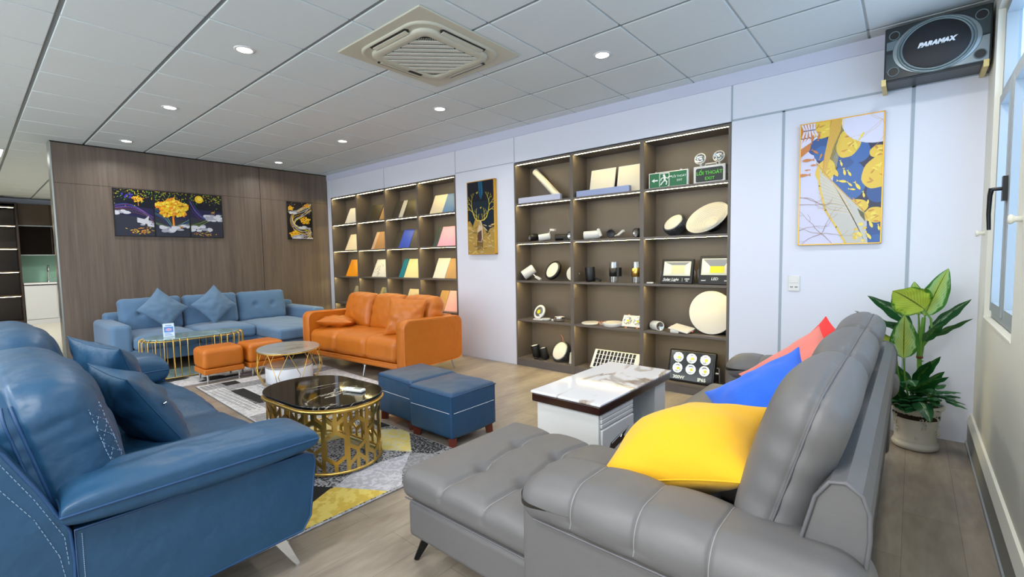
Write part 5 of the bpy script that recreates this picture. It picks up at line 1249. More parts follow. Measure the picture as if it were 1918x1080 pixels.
# bottom: 300W floodlight
z = 0.09
t = lampthing('floodlight', 'large black floodlight with six round lenses marked 300W on the bottom shelf', 'floodlight', -1.52, z)
M = T(-1.515, 4.235, z+.002) @ RZ(0) @ RX(-16)
b = MB(M); b.rbox(-.215, .215, 0, .04, 0, .30, .018, 4)
b.build('housing', m_black, t)
b = MB(M); b.rbox(-.195, .195, -.003, .006, .018, .285, .003, 1); b.build('glass_plate', mat('flood_face', '#121417', .12), t)
b = MB(M); b.tube([(.216, .03, .17), (.235, .03, .17), (.235, .09, .02)], .006, 6); b.cyl((.214, .02, .12), (.24, .02, .12), .01, n=10); b.build('bracket', m_fin, t)
for i in range(3):
    for j in range(2):
        Ml = M @ T(-.122+.122*i, -.003, .125+.10*j) @ RX(90)
        b = MB(Ml); b.lathe([(.047, 0.0), (.048, .004), (.044, .005), (.03, .0015), (.016, .001), (0, .001)], n=28); ln = b.build('lens', m_refl, t)
        b = MB(Ml); b.cyl((.006, -.002, .002), (.006, -.002, .0045), .017, n=4, ph=R(20)); b.build('led_chip', mat('led_yellow_bright', '#e6df2d', .4), ln)
b = MB(); text_mb(b, '300W', .042, M @ T(-.105, -.0035, .042), .0006, bold=.0012); text_mb(b, 'IP65', .042, M @ T(.105, -.0035, .042), .0006, bold=.0012); b.build('lettering', m_sw, t)
# ------------------------------------------------------------------ pictures
m_frb = mat('black_frame', '#0c0c0e', .35)
def picture(label, M, w, h, d=.025, frame=m_frb, fw=.009, base=(0, 0, 0)):
    """picture hanging in the local XZ plane, centred, front towards -Y"""
    t = thing('wall_picture', label, 'picture', base)
    b = MB(M)
    for q in ((-w/2, -w/2+fw, -h/2, h/2), (w/2-fw, w/2, -h/2, h/2), (-w/2, w/2, -h/2, -h/2+fw), (-w/2, w/2, h/2-fw, h/2)): b.rbox(q[0], q[1], -d, 0, q[2], q[3], .001, 1)
    b.build('frame', frame, t)
    b = MB(M); b.box(-w/2+fw, w/2-fw, -d+.004, -d+.008, -h/2+fw, h/2-fw)
    pa = Paint(M, -d+.0038, .00003); pa.clip = (-w/2+fw, w/2-fw, -h/2+fw, h/2-fw)
    return t, pa, b
def gm(n, c, rough=.3): return mat('art_'+n, c, rough, spec=.4)
a_dk = gm('night', '#0b0c18'); a_dk2 = gm('night_violet', '#1d1a44'); a_bl = gm('violet_blue', '#3a35b0'); a_grey = gm('slate', '#2b2c3a'); a_y = gm('yellow', '#e8bf1c'); a_or = gm('orange', '#e88a1a'); a_ye2 = gm('light_yellow', '#f3dc52')
a_w = gm('cloud', '#c9ccd6'); a_w2 = gm('cloud_shade', '#9fa2b4'); a_gr = gm('olive_green', '#4c5a22'); a_pk = gm('pink', '#b04a9a'); a_cy = gm('cyan', '#4a9ad0'); a_lg = gm('lime', '#8fbf3a'); a_gold = gm('gold', '#c9962c')
rnd = random.Random(5)
def tree(pa, cx, cz, s, stem=True, nb=30):
    if stem:
        pa.line([(cx, cz-.62*s), (cx-.01*s, cz-.2*s), (cx-.16*s, cz+.1*s)], [.07*s, .05*s, .02*s], a_or); pa.line([(cx, cz-.25*s), (cx+.15*s, cz+.05*s)], [.05*s, .02*s], a_or)
    for k in range(nb*5):
        th = rnd.uniform(0, 6.28); r = s*.44*math.sqrt(rnd.random())*(1+.18*math.sin(5*th)); m = (a_or, a_y, a_ye2, a_y)[k % 4] if k > nb*1.5 else a_or
        pa.ell(cx+r*1.1*math.cos(th), cz+.1*s+r*.75*math.sin(th), s*rnd.uniform(.03, .065), s*rnd.uniform(.025, .05), m, rnd.uniform(0, 90), 9, .15)
def cloud(pa, cx, cz, s, m=None, n=9):
    for k in range(n): pa.ell(cx+rnd.uniform(-.5, .5)*s, cz+rnd.uniform(-.13, .13)*s, s*rnd.uniform(.14, .26), s*rnd.uniform(.07, .13), (a_w2, a_w)[k % 2 if k < n-2 else 1], 0, 12, .08)
def swirl(pa, pts, ms, w=.0035, k=5, sp=.006):
    for i in range(k):
        P_ = []; Q = [pts[0]]+list(pts)+[pts[-1]]
        for a in range(41):
            u = a/40*(len(pts)-1); j = min(int(u), len(pts)-2); f = u-j; p0, p1, p2, p3 = Q[j:j+4]
            c = lambda q: .5*(2*p1[q]+(p2[q]-p0[q])*f+(2*p0[q]-5*p1[q]+4*p2[q]-p3[q])*f*f+(3*p1[q]-p0[q]-3*p2[q]+p3[q])*f**3)
            P_.append((c(0)+(i-k/2)*sp*.35*math.cos(a/9+i), c(1)+(i-k/2)*sp*math.sin(a/40*3.14+.3+.25*i)))
        pa.line(P_, w*rnd.uniform(.35, 1), ms[i % len(ms)])
def leaves(pa, x0, x1, z0, z1, n, ms=(a_gr, a_lg, a_y)):
    for k in range(n): pa.ell(rnd.uniform(x0, x1), z1-abs(rnd.gauss(0, .45))*(z1-z0), .008, .004, ms[k % 3], rnd.uniform(0, 180), 6)
XWf = XW+0.001
def wmat(y, z): return T(XWf, y, z) @ RZ(90)
G6 = 'three part night tree picture on the wood wall'
ph = .612; pz = 1.932
for i, (ya, yb, lab) in enumerate(((1.285, 1.703, 'left panel of the three part night picture, with a small golden tree'), (1.705, 2.108, 'middle panel of the three part night picture, with a large golden tree'), (2.110, 2.525, 'right panel of the three part night picture, with a yellow moon'))):
    w = yb-ya; t, pa, b = picture(lab, wmat((ya+yb)/2, pz), w, ph, base=(XWf, (ya+yb)/2, pz-ph/2)); t['group'] = G6
    b.build('canvas', a_dk, t)
    pa.poly([(-w/2, -ph/2), (w/2, -ph/2), (w/2, -.06), (-w/2, -.02)], a_grey)
    pa.poly([(-w/2, -.02), (w/2, -.08), (w/2, .06), (-w/2, .10)], a_dk2)
    leaves(pa, -w/2, w/2, .12, .30, 110)
    if i == 0:
        for k in range(8): pa.ell(-.07+rnd.uniform(-.05, .05), .22+rnd.uniform(-.03, .03), .016, .010, a_bl, rnd.uniform(0, 90), 10)
        swirl(pa, [(-.2, .07), (-.05, .10), (.08, .04), (.2, -.06)], (a_bl, a_pk, a_cy), .005, 7, .012); swirl(pa, [(-.2, .03), (.0, .03), (.12, -.02), (.2, -.12)], (a_or, a_w2), .003, 3, .02)
        tree(pa, .045, .17, .12, True, 26); cloud(pa, -.13, .0, .18); cloud(pa, .10, -.10, .13); cloud(pa, .14, -.15, .16)
        pa.poly([(.02, -.06), (.10, -.08), (.15, -.03), (.14, -.10), (.10, -.15), (.05, -.13)], a_w)
        for k in range(48): pa.ell(rnd.gauss(.07, .07), rnd.gauss(-.235, .02), .012, .004, (a_gold, a_or, a_ye2)[k % 3], rnd.uniform(-30, 30), 7)
    if i == 1:
        swirl(pa, [(-.2, .03), (-.1, -.02), (-.02, -.14), (.05, -.15), (.2, -.08)], (a_bl, a_cy, a_lg), .004, 6, .02); swirl(pa, [(-.2, -.12), (.0, -.18), (.2, -.12)], (a_w2, a_lg), .003, 4, .01)
        tree(pa, .01, .05, .36, True, 80); cloud(pa, -.02, -.20, .22, n=12); cloud(pa, .15, -.16, .14); pa.ell(.09, -.165, .018, .008, a_gold); pa.line([(.08, -.17), (.08, -.20)], .003, a_gold); pa.line([(.10, -.17), (.10, -.20)], .003, a_gold)
    if i == 2:
        pa.ell(-.085, .23, .052, .052, a_y, n=30); pa.ell(-.075, .24, .03, .028, a_ye2, n=16)
        swirl(pa, [(-.2, .2), (-.12, .05), (.0, -.04), (.2, -.02)], (a_pk, a_bl, a_cy), .004, 6, .02); swirl(pa, [(-.2, -.14), (-.08, -.10), (.03, -.04), (.2, .02)], (a_lg, a_gr), .006, 4, .015)
        cloud(pa, .08, -.02, .24, n=12); cloud(pa, .15, -.06, .14); cloud(pa, -.08, -.18, .24, n=12); pa.ell(.085, .055, .02, .009, a_gold); pa.line([(.075, .05), (.072, .02)], .003, a_gold); pa.line([(.095, .05), (.098, .02)], .003, a_gold); pa.line([(.10, .06), (.105, .085)], .003, a_gold)
        for k in range(26): pa.ell(rnd.gauss(-.05, .07), rnd.gauss(-.26, .015), .01, .0035, (a_gold, a_or, a_ye2)[k % 3], rnd.uniform(-30, 30), 7)
    pa.build('artwork', t)
ya, yb = 3.472, 3.885; w = yb-ya
t, pa, b = picture('small black framed picture of a winding white ribbon on the wood wall near the corner', wmat((ya+yb)/2, pz), w, ph, base=(XWf, 3.68, pz-ph/2)); b.build('canvas', a_dk, t)
leaves(pa, -w/2, w/2, -.1, .30, 60, (a_gold, a_grey, a_w2))
swirl(pa, [(.2, .25), (.05, .17), (-.1, .1), (-.12, -.02), (-.02, -.10), (.13, -.12), (.17, -.2), (.05, -.28)], (a_w, a_ye2, a_w2, a_gold, a_w), .016, 9, .03)
swirl(pa, [(-.2, .16), (-.08, .14), (.02, .21), (.2, .27)], (a_gold, a_w), .008, 4, .02)
for cx, cz, s in ((.08, -.01, .17), (-.10, -.24, .17), (-.16, .19, .10), (.12, .24, .10)): tree(pa, cx, cz, s, False, 34)
cloud(pa, -.12, .13, .14); cloud(pa, .06, -.11, .16); cloud(pa, .0, -.29, .3)
pa.build('artwork', t)
# deer picture
w, h = .46, .895; M = T(-4.03, YB-.001, 1.757)
t, pa, b = picture('tall gold edged picture of a deer with huge golden antlers between the two bookcases', M, w, h, .05, m_goldp, .008, (-4.03, YB, 1.31)); b.M = M; b.build('canvas', gm('deep_teal', '#0f2230'), t)
pa.poly([(-.23, .2), (.23, .2), (.23, .45), (-.23, .45)], gm('midnight', '#060c1c')); pa.poly([(-.23, -.45), (.23, -.45), (.23, -.12), (.15, -.14), (.10, -.20), (.04, -.10), (-.02, -.03), (-.10, -.02), (-.14, -.10), (-.19, -.03), (-.23, -.04)], gm('sand_gold', '#a88a45'))
for k in range(5): pa.poly([(-.035+.006*k, .45), (.03-.006*k, .45), (.045-.008*k, .30-.02*k), (.0, .22), (-.03+.004*k, .30)], (gm('sea_blue', '#0b3a6a'), gm('sea_teal', '#0a6a7a'))[k % 2])
for k in range(60): pa.ell(rnd.uniform(-.22, .22), rnd.uniform(-.44, -.08), rnd.uniform(.015, .05), rnd.uniform(.003, .01), (gm('sand_light', '#c9b06a'), gm('sand_dark', '#7d6a35'), gm('sand_pale', '#b9ab85'))[k % 3], rnd.uniform(-40, 40), 8)
a_ant = gm('antler', '#d3bf4a')
def ant(x, z, a, L, wd, dep):
    if dep == 0: return
    x2, z2 = x+L*math.cos(a), z+L*math.sin(a); pa.line([(x, z), (x2, z2)], [wd, wd*.7], a_ant)
    s = 1 if x > 0 else -1
    ant(x2, z2, a+rnd.uniform(.1, .35)*s, L*.82, wd*.75, dep-1); ant(x2, z2, a-rnd.uniform(.5, .8)*s, L*.62, wd*.65, dep-1)
for s in (-1, 1): 
    pa.line([(s*.012, -.035), (s*.06, -.03), (s*.10, .0)], [.012, .012, .012], a_ant)
    ant(s*.10, .0, R(90-s*25), .085, .014, 6); ant(s*.06, -.03, R(90-s*10), .05, .009, 4); ant(s*.03, -.035, R(90-s*5), .035, .006, 3)
a_dr = gm('deer_brown', '#5b4030'); a_dl = gm('deer_light', '#c9b79a')
pa.poly([(-.035, -.10), (.02, -.055), (.035, -.12), (.04, -.25), (.03, -.30), (-.04, -.30), (-.065, -.26), (-.055, -.16)], a_dl); pa.poly([(-.05, -.18), (.015, -.15), (.02, -.25), (.0, -.29), (-.055, -.28), (-.06, -.22)], a_dr)
pa.poly([(-.012, -.035), (.016, -.035), (.012, -.10), (0, -.115), (-.01, -.10)], a_dl); pa.line([(.0, -.06), (0, -.10)], .006, a_dr)
for x in (-.055, -.03, -.005, .02): pa.line([(x, -.27), (x+.002, -.385)], [.014, .006], a_dr)
for cx, cz in ((-.05, .30), (.01, .115)): pa.poly([(cx-.02, cz+.01), (cx, cz-.01), (cx+.022, cz+.016), (cx+.006, cz+.004), (cx+.012, cz+.024), (cx-.004, cz+.006)], a_ant)
pa.build('artwork', t)
# large picture
w, h = .502, .905; M = T(-.422, YB-.001, 1.771)
t, pa, b = picture('large gold framed picture of gold fish, blue stones and white coral branches', M, w, h, .03, m_goldp, .007, (-.422, YB, 1.32)); b.build('canvas', gm('pale_lilac', '#cfcfe8'), t)
NV = gm('navy_ground', '#232a4a'); BS = gm('stone_blue', '#24508f'); BS2 = gm('stone_blue_light', '#2f62a5'); GS = gm('stone_gold', '#e2bf45'); GS2 = gm('stone_gold_dark', '#c68d3a'); PL = gm('fan_grey', '#c2c0b8'); RD = gm('rust', '#c77a3a'); FY = gm('fish_yellow', '#ecd65a'); LN = gm('branch_brown', '#9a7a5a'); LN2 = gm('branch_gold', '#caa24a'); WH = gm('white_lilac', '#d6d6ec')
def U(px_, pz_): return ((px_-.5)*w, (.5-pz_)*h)
def PP(pts): return [U(*p) for p in pts]
pa.poly(PP([(.16, .0), (1, 0), (1, 1), (.85, 1), (.83, .80), (.78, .72), (.55, .55), (.4, .43), (.22, .32), (.16, .22)]), NV)
for cx, cz, rx_, rz__, m in ((.62, .5, .2, .155, BS2), (.55, .32, .13, .08, BS), (.73, .28, .12, .085, BS2), (.95, .60, .13, .085, BS), (.92, .90, .1, .08, BS), (.95, .98, .1, .05, BS2), (.22, .18, .13, .09, BS), (.28, .26, .1, .06, BS2)):
    c = U(cx, cz); pa.ell(c[0], c[1], rx_*w, rz__*h, m, n=28)
for cx, cz, rx_, rz__ in ((.60, .20, .14, .12), (.95, .30, .11, .05), (.93, .46, .17, .12), (.28, .06, .16, .08), (.72, .70, .13, .05), (.93, .78, .13, .06), (.33, .40, .12, .09)):
    c = U(cx, cz); pa.ell(c[0], c[1], rx_*w, rz__*h, GS, -12, 26, .03)
    for k in range(7): pa.ell(c[0]+rnd.gauss(0, .3)*rx_*w, c[1]+rnd.gauss(0, .35)*rz__*h, .02, .006, (GS2, FY)[k % 2], rnd.uniform(-60, 60), 9, .2)
pa.ell(*U(.93, .03), .42*w, .2*h, WH, n=30)
for k in range(6):
    c = U(.97, .06); a = R(120+k*38); pts = [c]
    for j in range(6): a += rnd.uniform(-.5, .5); pts.append((pts[-1][0]+.035*math.cos(a), pts[-1][1]+.035*math.sin(a)))
    pa.line(pts, .0016, LN2)
pa.poly(PP([(0, .0), (.2, .02), (.16, .13), (.13, .22), (.0, .28)]), RD)
for k in range(5): pa.line(PP([(.02+.04*k, .0), (.06+.03*k, .06), (.03+.05*k, .12), (.0, .2)]), .012, WH)
pa.poly(PP([(.38, .0), (.52, .0), (.50, .1), (.42, .22), (.36, .36), (.33, .44), (.29, .42), (.31, .28), (.36, .14)]), GS2)
for k in range(14): pa.line(PP([(.40+.011*k, .0), (.34+.013*k, .2), (.30+.011*k, .44)]), .0018, FY)
pa.poly(PP([(.22, .33), (.30, .43), (.45, .52), (.62, .63), (.77, .74), (.82, .82), (.84, 1), (.62, 1), (.48, .87), (.33, .72), (.26, .55)]), PL)
for k in range(36):
    u = k/35; pa.line(PP([(.235+.02*u, .36+.36*u), (.40+.25*u, .48+.25*u*.9+.06*u), (.55+.28*u, .60+.40*u)]), .0012, (LN2, FY, WH)[k % 3], k == 0)
pa.line(PP([(.24, .36), (.26, .52), (.34, .72), (.48, .86), (.60, 1)]), .012, GS); pa.line(PP([(.22, .33), (.40, .48), (.60, .62), (.78, .73), (.84, .80)]), .006, LN2); pa.poly(PP([(.72, .72), (.80, .76), (.82, .83), (.76, .78)]), gm('dark_olive', '#5b5a3a'))
for k in range(12): pa.ell(*U(rnd.uniform(.64, .82), rnd.uniform(.84, .99)), .012, .01, (GS, FY)[k % 2], 0, 9, .2)
for s0, dirs in ((U(.30, .91), ((-150, 7), (-60, 6), (20, 7), (130, 9), (80, 7), (170, 7))), (U(.0, .60), ((-10, 9), (-20, 10))), (U(.0, .66), ((-6, 11),)), (U(.0, .88), ((25, 7),))):
    for a0, n_ in dirs:
        a = R(a0); pts = [s0]
        for j in range(n_):
            a += rnd.uniform(-.35, .35); pts.append((pts[-1][0]+.03*math.cos(a), pts[-1][1]+.03*math.sin(a)))
            if j in (3, 5): 
                a2 = a+rnd.choice((-.8, .8)); pa.line([pts[-1], (pts[-1][0]+.03*math.cos(a2), pts[-1][1]+.03*math.sin(a2)), (pts[-1][0]+.06*math.cos(a2+.3), pts[-1][1]+.06*math.sin(a2+.3))], .0014, LN)
        pa.line(pts, [.0035*(1-j/(n_+3)) for j in range(len(pts))], LN)
for cx, cz, L_, a, m in ((.16, .13, .07, 80, RD), (.24, .12, .06, 80, RD), (.20, .24, .06, -40, RD), (.10, .30, .085, 180, RD), (.18, .345, .05, 180, RD), (.10, .38, .04, 180, RD), (.05, .42, .09, 180, RD), (.27, .28, .05, 70, GS2), (.68, .23, .08, -80, FY), (.75, .16, .06, 60, FY), (.45, .42, .10, -65, GS), (.52, .36, .05, -75, FY), (.56, .43, .06, -80, FY), (.62, .445, .055, -65, FY), (.54, .50, .07, -15, FY), (.63, .53, .05, -50, FY), (.72, .55, .075, -60, FY), (.66, .57, .05, -15, FY), (.79, .62, .05, -80, FY), (.84, .68, .05, 85, FY), (.88, .85, .07, -70, FY), (.86, .94, .07, -60, FY), (.97, .88, .05, -80, FY)):
    c = U(cx, cz); pa.fish(c[0], c[1], L_*w*1.6, a, m)
pa.build('artwork', t)

# ------------------------------------------------------------------ loudspeaker high in the corner
SP = T(.068, 3.95, 2.355)
t = thing('loudspeaker', 'wide grey loudspeaker with a big round black grille, high in the corner by the window', 'speaker', (.068, 4.05, 2.35))
m_spk = mat('speaker_grey', '#69797e', .3, metal=.3); m_spd = mat('speaker_dark', '#22292b', .35, metal=.2); m_mesh = mat('speaker_mesh', '#0b0f18', .5, bump=.6, bscale=500)
b = MB(SP); b.rbox(-.243, .243, .02, .235, 0, .33, .01, 2); b.build('cabinet', m_spd, t)
b = MB(SP); b.rbox(-.245, .245, -.004, .022, .0, .33, .008, 3); b.build('baffle', m_spd, t)
m_sl = mat('speaker_silver', '#8c979b', .3, metal=.4); m_sl2 = mat('speaker_mid', '#3c484b', .3, metal=.3)
for pts, mm in (([(-.235, .165), (-.235, .055), (-.17, .06), (-.15, .12), (-.16, .165)], m_sl2), ([(.235, .165), (.235, .275), (.17, .25), (.15, .2), (.16, .165)], m_sl2), ([(.235, .155), (.235, .012), (.06, .012), (.15, .07), (.175, .15)], m_sl), ([(-.235, .19), (-.235, .24), (-.15, .25), (-.165, .19)], m_spk)):
    b = MB(SP); b.prism(pts, -.0052, -.003, 'Y'); b.build('trim_panel', mm, t)
MS = SP @ T(0, -.005, .165) @ RX(90) @ Matrix.Diagonal((1.13, 1, 1, 1))
b = MB(SP @ T(0, -.005, .165) @ RX(90) @ Matrix.Diagonal((1.26, 1, 1, 1))); b.lathe([(.162, 0.0), (.163, .002), (.160, .004), (.12, .004)], n=56); b.build('driver_surround', m_sl, t)
b = MB(MS); b.lathe([(.160, 0), (.163, .003), (.161, .008), (.152, .010), (.150, .006)], n=56); b.lathe([(.151, .004), (.147, .014), (.141, .016), (.138, .012)], n=56); b.build('driver_ring', m_spk, t)
b = MB(MS); b.lathe([(.139, .012), (.13, .016), (.07, .024), (0, .027)], n=56); b.build('grille', m_mesh, t)
b = MB(); text_mb(b, 'PARAMAX', .036, SP @ T(.0, -.034, .168), .001, shear=.35, bold=.0026); 
b.build('lettering', m_wht, t)
for sx, sz, r in ((-.198, .275, .024), (-.198, .052, .026), (.198, .275, .026), (.198, .052, .026)):
    b = MB(SP @ T(sx, -.006, sz) @ RX(90)); b.lathe([(r+.004, 0), (r+.003, .004), (r, .004), (r-.002, -.0005), (0, -.0005)], n=28); b.mat = 1; b.cyl((0, 0, 0), (0, 0, .0012), r-.001, n=24); b.build('port', [m_spk, m_black], t)
m_tan = mat('tan_bracket', '#d8c585', .5)
for sx, lab in ((-.245, 'tan wooden bracket holding up the left end of the loudspeaker'), (.225, 'tan wooden bracket holding up the window end of the loudspeaker')):
    t2 = thing('speaker_bracket', lab, 'bracket', (.068+sx, 4.07, 2.31), 0, 'tan brackets under the loudspeaker')
    b = MB(SP); b.rbox(sx-.012, sx+.012, -.01, .238, -.026, -.001, .002, 1); b.build('arm', m_tan, t2)
    b = MB(SP); b.rbox(sx-.012, sx+.012, -.014, -.006, -.03, .012, .002, 1); b.cyl((sx, -.016, .004), (sx, -.010, .004), .004, n=8); b.build('lip', m_tan, t2)

# ------------------------------------------------------------------ potted plant
PX, PY = .045, 3.93
m_pot = mat('white_ceramic', '#d5d3cb', .3, coat=.2, bump=.08, bscale=60); m_soil = mat('soil', '#2a1d14', .95, bump=.6, bscale=60)
def leafmat(name, dark, light, thr=.35, vein=None):
    m = mat(name, dark, .38, spec=.4); nt, N, L, b = nodes(m)
    uv = N.new('ShaderNodeUVMap'); sp_ = N.new('ShaderNodeSeparateXYZ'); L.new(uv.outputs[0], sp_.inputs[0])
    s = N.new('ShaderNodeMath'); s.operation = 'SUBTRACT'; s.inputs[1].default_value = .5; L.new(sp_.outputs[0], s.inputs[0])
    a = N.new('ShaderNodeMath'); a.operation = 'ABSOLUTE'; L.new(s.outputs[0], a.inputs[0])
    n = N.new('ShaderNodeTexNoise'); n.inputs['Scale'].default_value = 9; n.inputs['Detail'].default_value = 4; L.new(uv.outputs[0], n.inputs['Vector'])
    m2 = N.new('ShaderNodeMath'); m2.operation = 'MULTIPLY_ADD'; m2.inputs[1].default_value = .45; L.new(n.outputs['Fac'], m2.inputs[0]); L.new(a.outputs[0], m2.inputs[2])
    r = N.new('ShaderNodeValToRGB'); e = r.color_ramp.elements; e[0].position = thr+.12; e[0].color = hx(light); e[1].position = thr+.22; e[1].color = hx(dark)
    if thr > .3: x = e.new(.22); x.color = hx('#b9c94e')
    L.new(m2.outputs[0], r.inputs[0])
    # side veins
    ma = N.new('ShaderNodeMath'); ma.operation = 'MULTIPLY_ADD'; ma.inputs[1].default_value = -1.1; L.new(a.outputs[0], ma.inputs[0]); L.new(sp_.outputs[1], ma.inputs[2])
    mm_ = N.new('ShaderNodeMath'); mm_.operation = 'MULTIPLY'; mm_.inputs[1].default_value = 11; L.new(ma.outputs[0], mm_.inputs[0])
    fr = N.new('ShaderNodeMath'); fr.operation = 'FRACT'; L.new(mm_.outputs[0], fr.inputs[0])
    lt_ = N.new('ShaderNodeMath'); lt_.operation = 'LESS_THAN'; lt_.inputs[1].default_value = .07; L.new(fr.outputs[0], lt_.inputs[0])
    ml = N.new('ShaderNodeMath'); ml.operation = 'LESS_THAN'; ml.inputs[1].default_value = .018; L.new(a.outputs[0], ml.inputs[0])
    mxx = N.new('ShaderNodeMath'); mxx.operation = 'MAXIMUM'; L.new(lt_.outputs[0], mxx.inputs[0]); L.new(ml.outputs[0], mxx.inputs[1])
    mx = N.new('ShaderNodeMix'); mx.data_type = 'RGBA'; mx.inputs[7].default_value = hx(vein or '#4b5a22'); L.new(mxx.outputs[0], mx.inputs[0]); L.new(r.outputs[0], mx.inputs[6])
    L.new(mx.outputs[2], b.inputs['Base Color'])
    b.inputs['Subsurface Weight'].default_value = 0.0
    tr = N.new('ShaderNodeBsdfTranslucent'); L.new(mx.outputs[2], tr.inputs[0]); ms = N.new('ShaderNodeMixShader'); ms.inputs[0].default_value = .28
    L.new(b.outputs[0], ms.inputs[1]); L.new(tr.outputs[0], ms.inputs[2]); L.new(ms.outputs[0], N['Material Output'].inputs[0])
    return m
lm_bright = leafmat('leaf_lime', '#3f7a1e', '#b7cf48', .48, '#5c6a24'); lm_mid = leafmat('leaf_pale_green', '#3c7a2c', '#a9cf8a', .42, '#4a6a2a'); lm_dark = leafmat('leaf_dark', '#23602c', '#74a546', .10, '#0f2e12'); lm_var = leafmat('leaf_grey_green', '#255a33', '#a8c29a', .12, '#234a26'); lm_small = leafmat('leaf_soft_green', '#2d6a3c', '#5f9468', .12, '#234a26')
def leafgrid(base, up, out, L_, W_, droop, fold=.25, n=14, k=6, wav=.05, seed=0):
    """leaf from base, starting along up, bending towards out; returns verts, faces, uvs"""
    vs = []; fs = []; uv = []; p = Vector(base); d = Vector(up).normalized(); o = Vector(out).normalized(); side = d.cross(o).normalized()
    for i in range(n+1):
        v = i/n; wd = W_*(math.sin(math.pi*min(1, v**0.8))**0.75)*(1-.25*v) if v < 1 else 0
        wd = max(wd, .0015); nrm = side.cross(d).normalized()
        for j in range(-k, k+1):
            u = j/k; off = side*u*wd/2 + nrm*(abs(u)*wd*.5*fold+wav*wd*math.sin(v*17+u*3+seed)*abs(u))
            vs.append(p+off); uv.append((.5+u/2, v))
        p = p+d*L_/n; d = (d+o*droop/n*1.6+Vector((0, 0, -1))*max(0, droop-.5)/n*.9).normalized()
    m = 2*k+1
    fs = [(i*m+j, i*m+j+1, (i+1)*m+j+1, (i+1)*m+j) for i in range(n) for j in range(2*k)]
    return vs, fs, uv
def mkleaf(parts, name, m, t, label=None):
    mb = MB(); UV = []
    for vs, fs, uv in parts: mb.add(vs, fs, True); UV += uv
    o = mb.build(name, m, t, raw=True, label=label); ul = o.data.uv_layers.new(name='UVMap')
    for lp in o.data.loops: ul.data[lp.index].uv = UV[lp.vertex_index]
    return o
t = thing('potted_plant', 'leafy lime green plant in a white embossed pot in the corner by the window', 'plant', (PX, PY, 0))
b = MB(T(PX, PY, 0) @ Matrix.Scale(1.08, 4)); b.lathe([(0, .0), (.096, .0), (.106, .006), (.110, .022), (.106, .036), (.098, .044), (.100, .05), (.098, .058), (.100, .12), (.106, .19), (.112, .235), (.120, .243), (.128, .252), (.130, .264), (.126, .272), (.118, .270), (.114, .26), (.112, .24)], n=56)
# embossed ornament
rn = random.Random(2)
for cen in (-1.35, -2.75, -.35, .6):
    for k in range(9):
        a = cen+rn.uniform(-.25, .25); z = rn.uniform(.085, .20); r = .101+(z-.06)*.07
        a2 = a+rn.uniform(-.16, .16); z2 = z+rn.uniform(-.03, .03)
        b.tube([(r*math.cos(a), r*math.sin(a), z), ((r+.003)*math.cos((a+a2)/2+.03), (r+.003)*math.sin((a+a2)/2+.03), (z+z2)/2+.006), (r*math.cos(a2), r*math.sin(a2), z2)], [.002, .0045, .002], 6)
for k in range(24): a = 2*math.pi*k/24; b.tube([(.1095*math.cos(a), .1095*math.sin(a), .212), (.1105*math.cos(a+.13), .1105*math.sin(a+.13), .219), (.1100*math.cos(a+.26), .1100*math.sin(a+.26), .212)], .002, 5)
b.build('pot', m_pot, t)
b = MB(); b.cyl((PX, PY, .2), (PX, PY, .268), .118, n=32); b.build('soil', m_soil, t)
b = MB(); b.tube([(PX+.01, PY, .24), (PX+.012, PY, .45), (PX+.005, PY, .60)], [.014, .013, .012], 10); b.tube([(PX+.005, PY, .58), (PX+.01, PY, .66), (PX+.02, PY, .84)], [.016, .015, .010], 10)
for k in range(7): b.tube([(PX+.011+.015*math.cos(a*math.pi/6), PY+.015*math.sin(a*math.pi/6), .38+.03*k) for a in range(12)], .0025, 5, True)
b.build('stem', mat('stem_green', '#5b8a2e', .5, var=.2, vscale=30), t)
b = MB(); b.lathe([(.0135, 0), (.018, .004), (.017, .016), (.0135, .02)], (PX+.007, PY, .575), 12); b.build('stem_band', mat('stem_brown', '#6a3a1c', .7), t, label='brown ring on the stem')
# camera side is -Y; (base, up, out, L, W, droop, material)
LV = [((.01, 0, .80), (.28, -.05, 1), (.25, -1, .1), .33, .15, .25, lm_mid), ((.0, .02, .80), (-.1, .1, 1), (-.2, -1, .1), .22, .11, .2, lm_mid),
      ((.06, -.04, .86), (-.60, -.12, .55), (.35, -1, -.45), .25, .24, .6, lm_bright),
      ((.0, 0, .70), (-.75, -.2, .55), (-.9, -.5, -.1), .34, .13, .45, lm_dark), ((0, .01, .74), (-.62, .15, .75), (-.6, -.6, -.1), .31, .12, .5, lm_var), ((.0, -.01, .70), (-.4, -.3, .55), (-.5, -.7, -.4), .24, .11, .7, lm_dark),
      ((.015, 0, .68), (.62, -.1, .6), (.9, -.5, -.05), .24, .085, .3, lm_dark), ((.015, .01, .72), (.52, .05, .7), (.7, -.5, .1), .28, .10, .25, lm_var), ((.01, .0, .64), (.2, -.2, .6), (.4, -.6, -.2), .20, .09, .5, lm_dark)]
for i, (bs, up, out, L_, W_, dr_, m) in enumerate(LV):
    st_ = Vector((PX, PY, 0))+Vector(bs); upv = Vector(up).normalized()
    b_ = st_+upv*.05
    o = mkleaf([leafgrid(b_, up, out, L_, W_, dr_, seed=i)], 'leaf', m, t)
    b = MB(); b.tube([st_-Vector((0, 0, .10)), st_-Vector((0, 0, .03))+upv*.01, b_+upv*.01], [.007, .006, .004], 6); b.build('petiole', MATS['stem_green'], o)
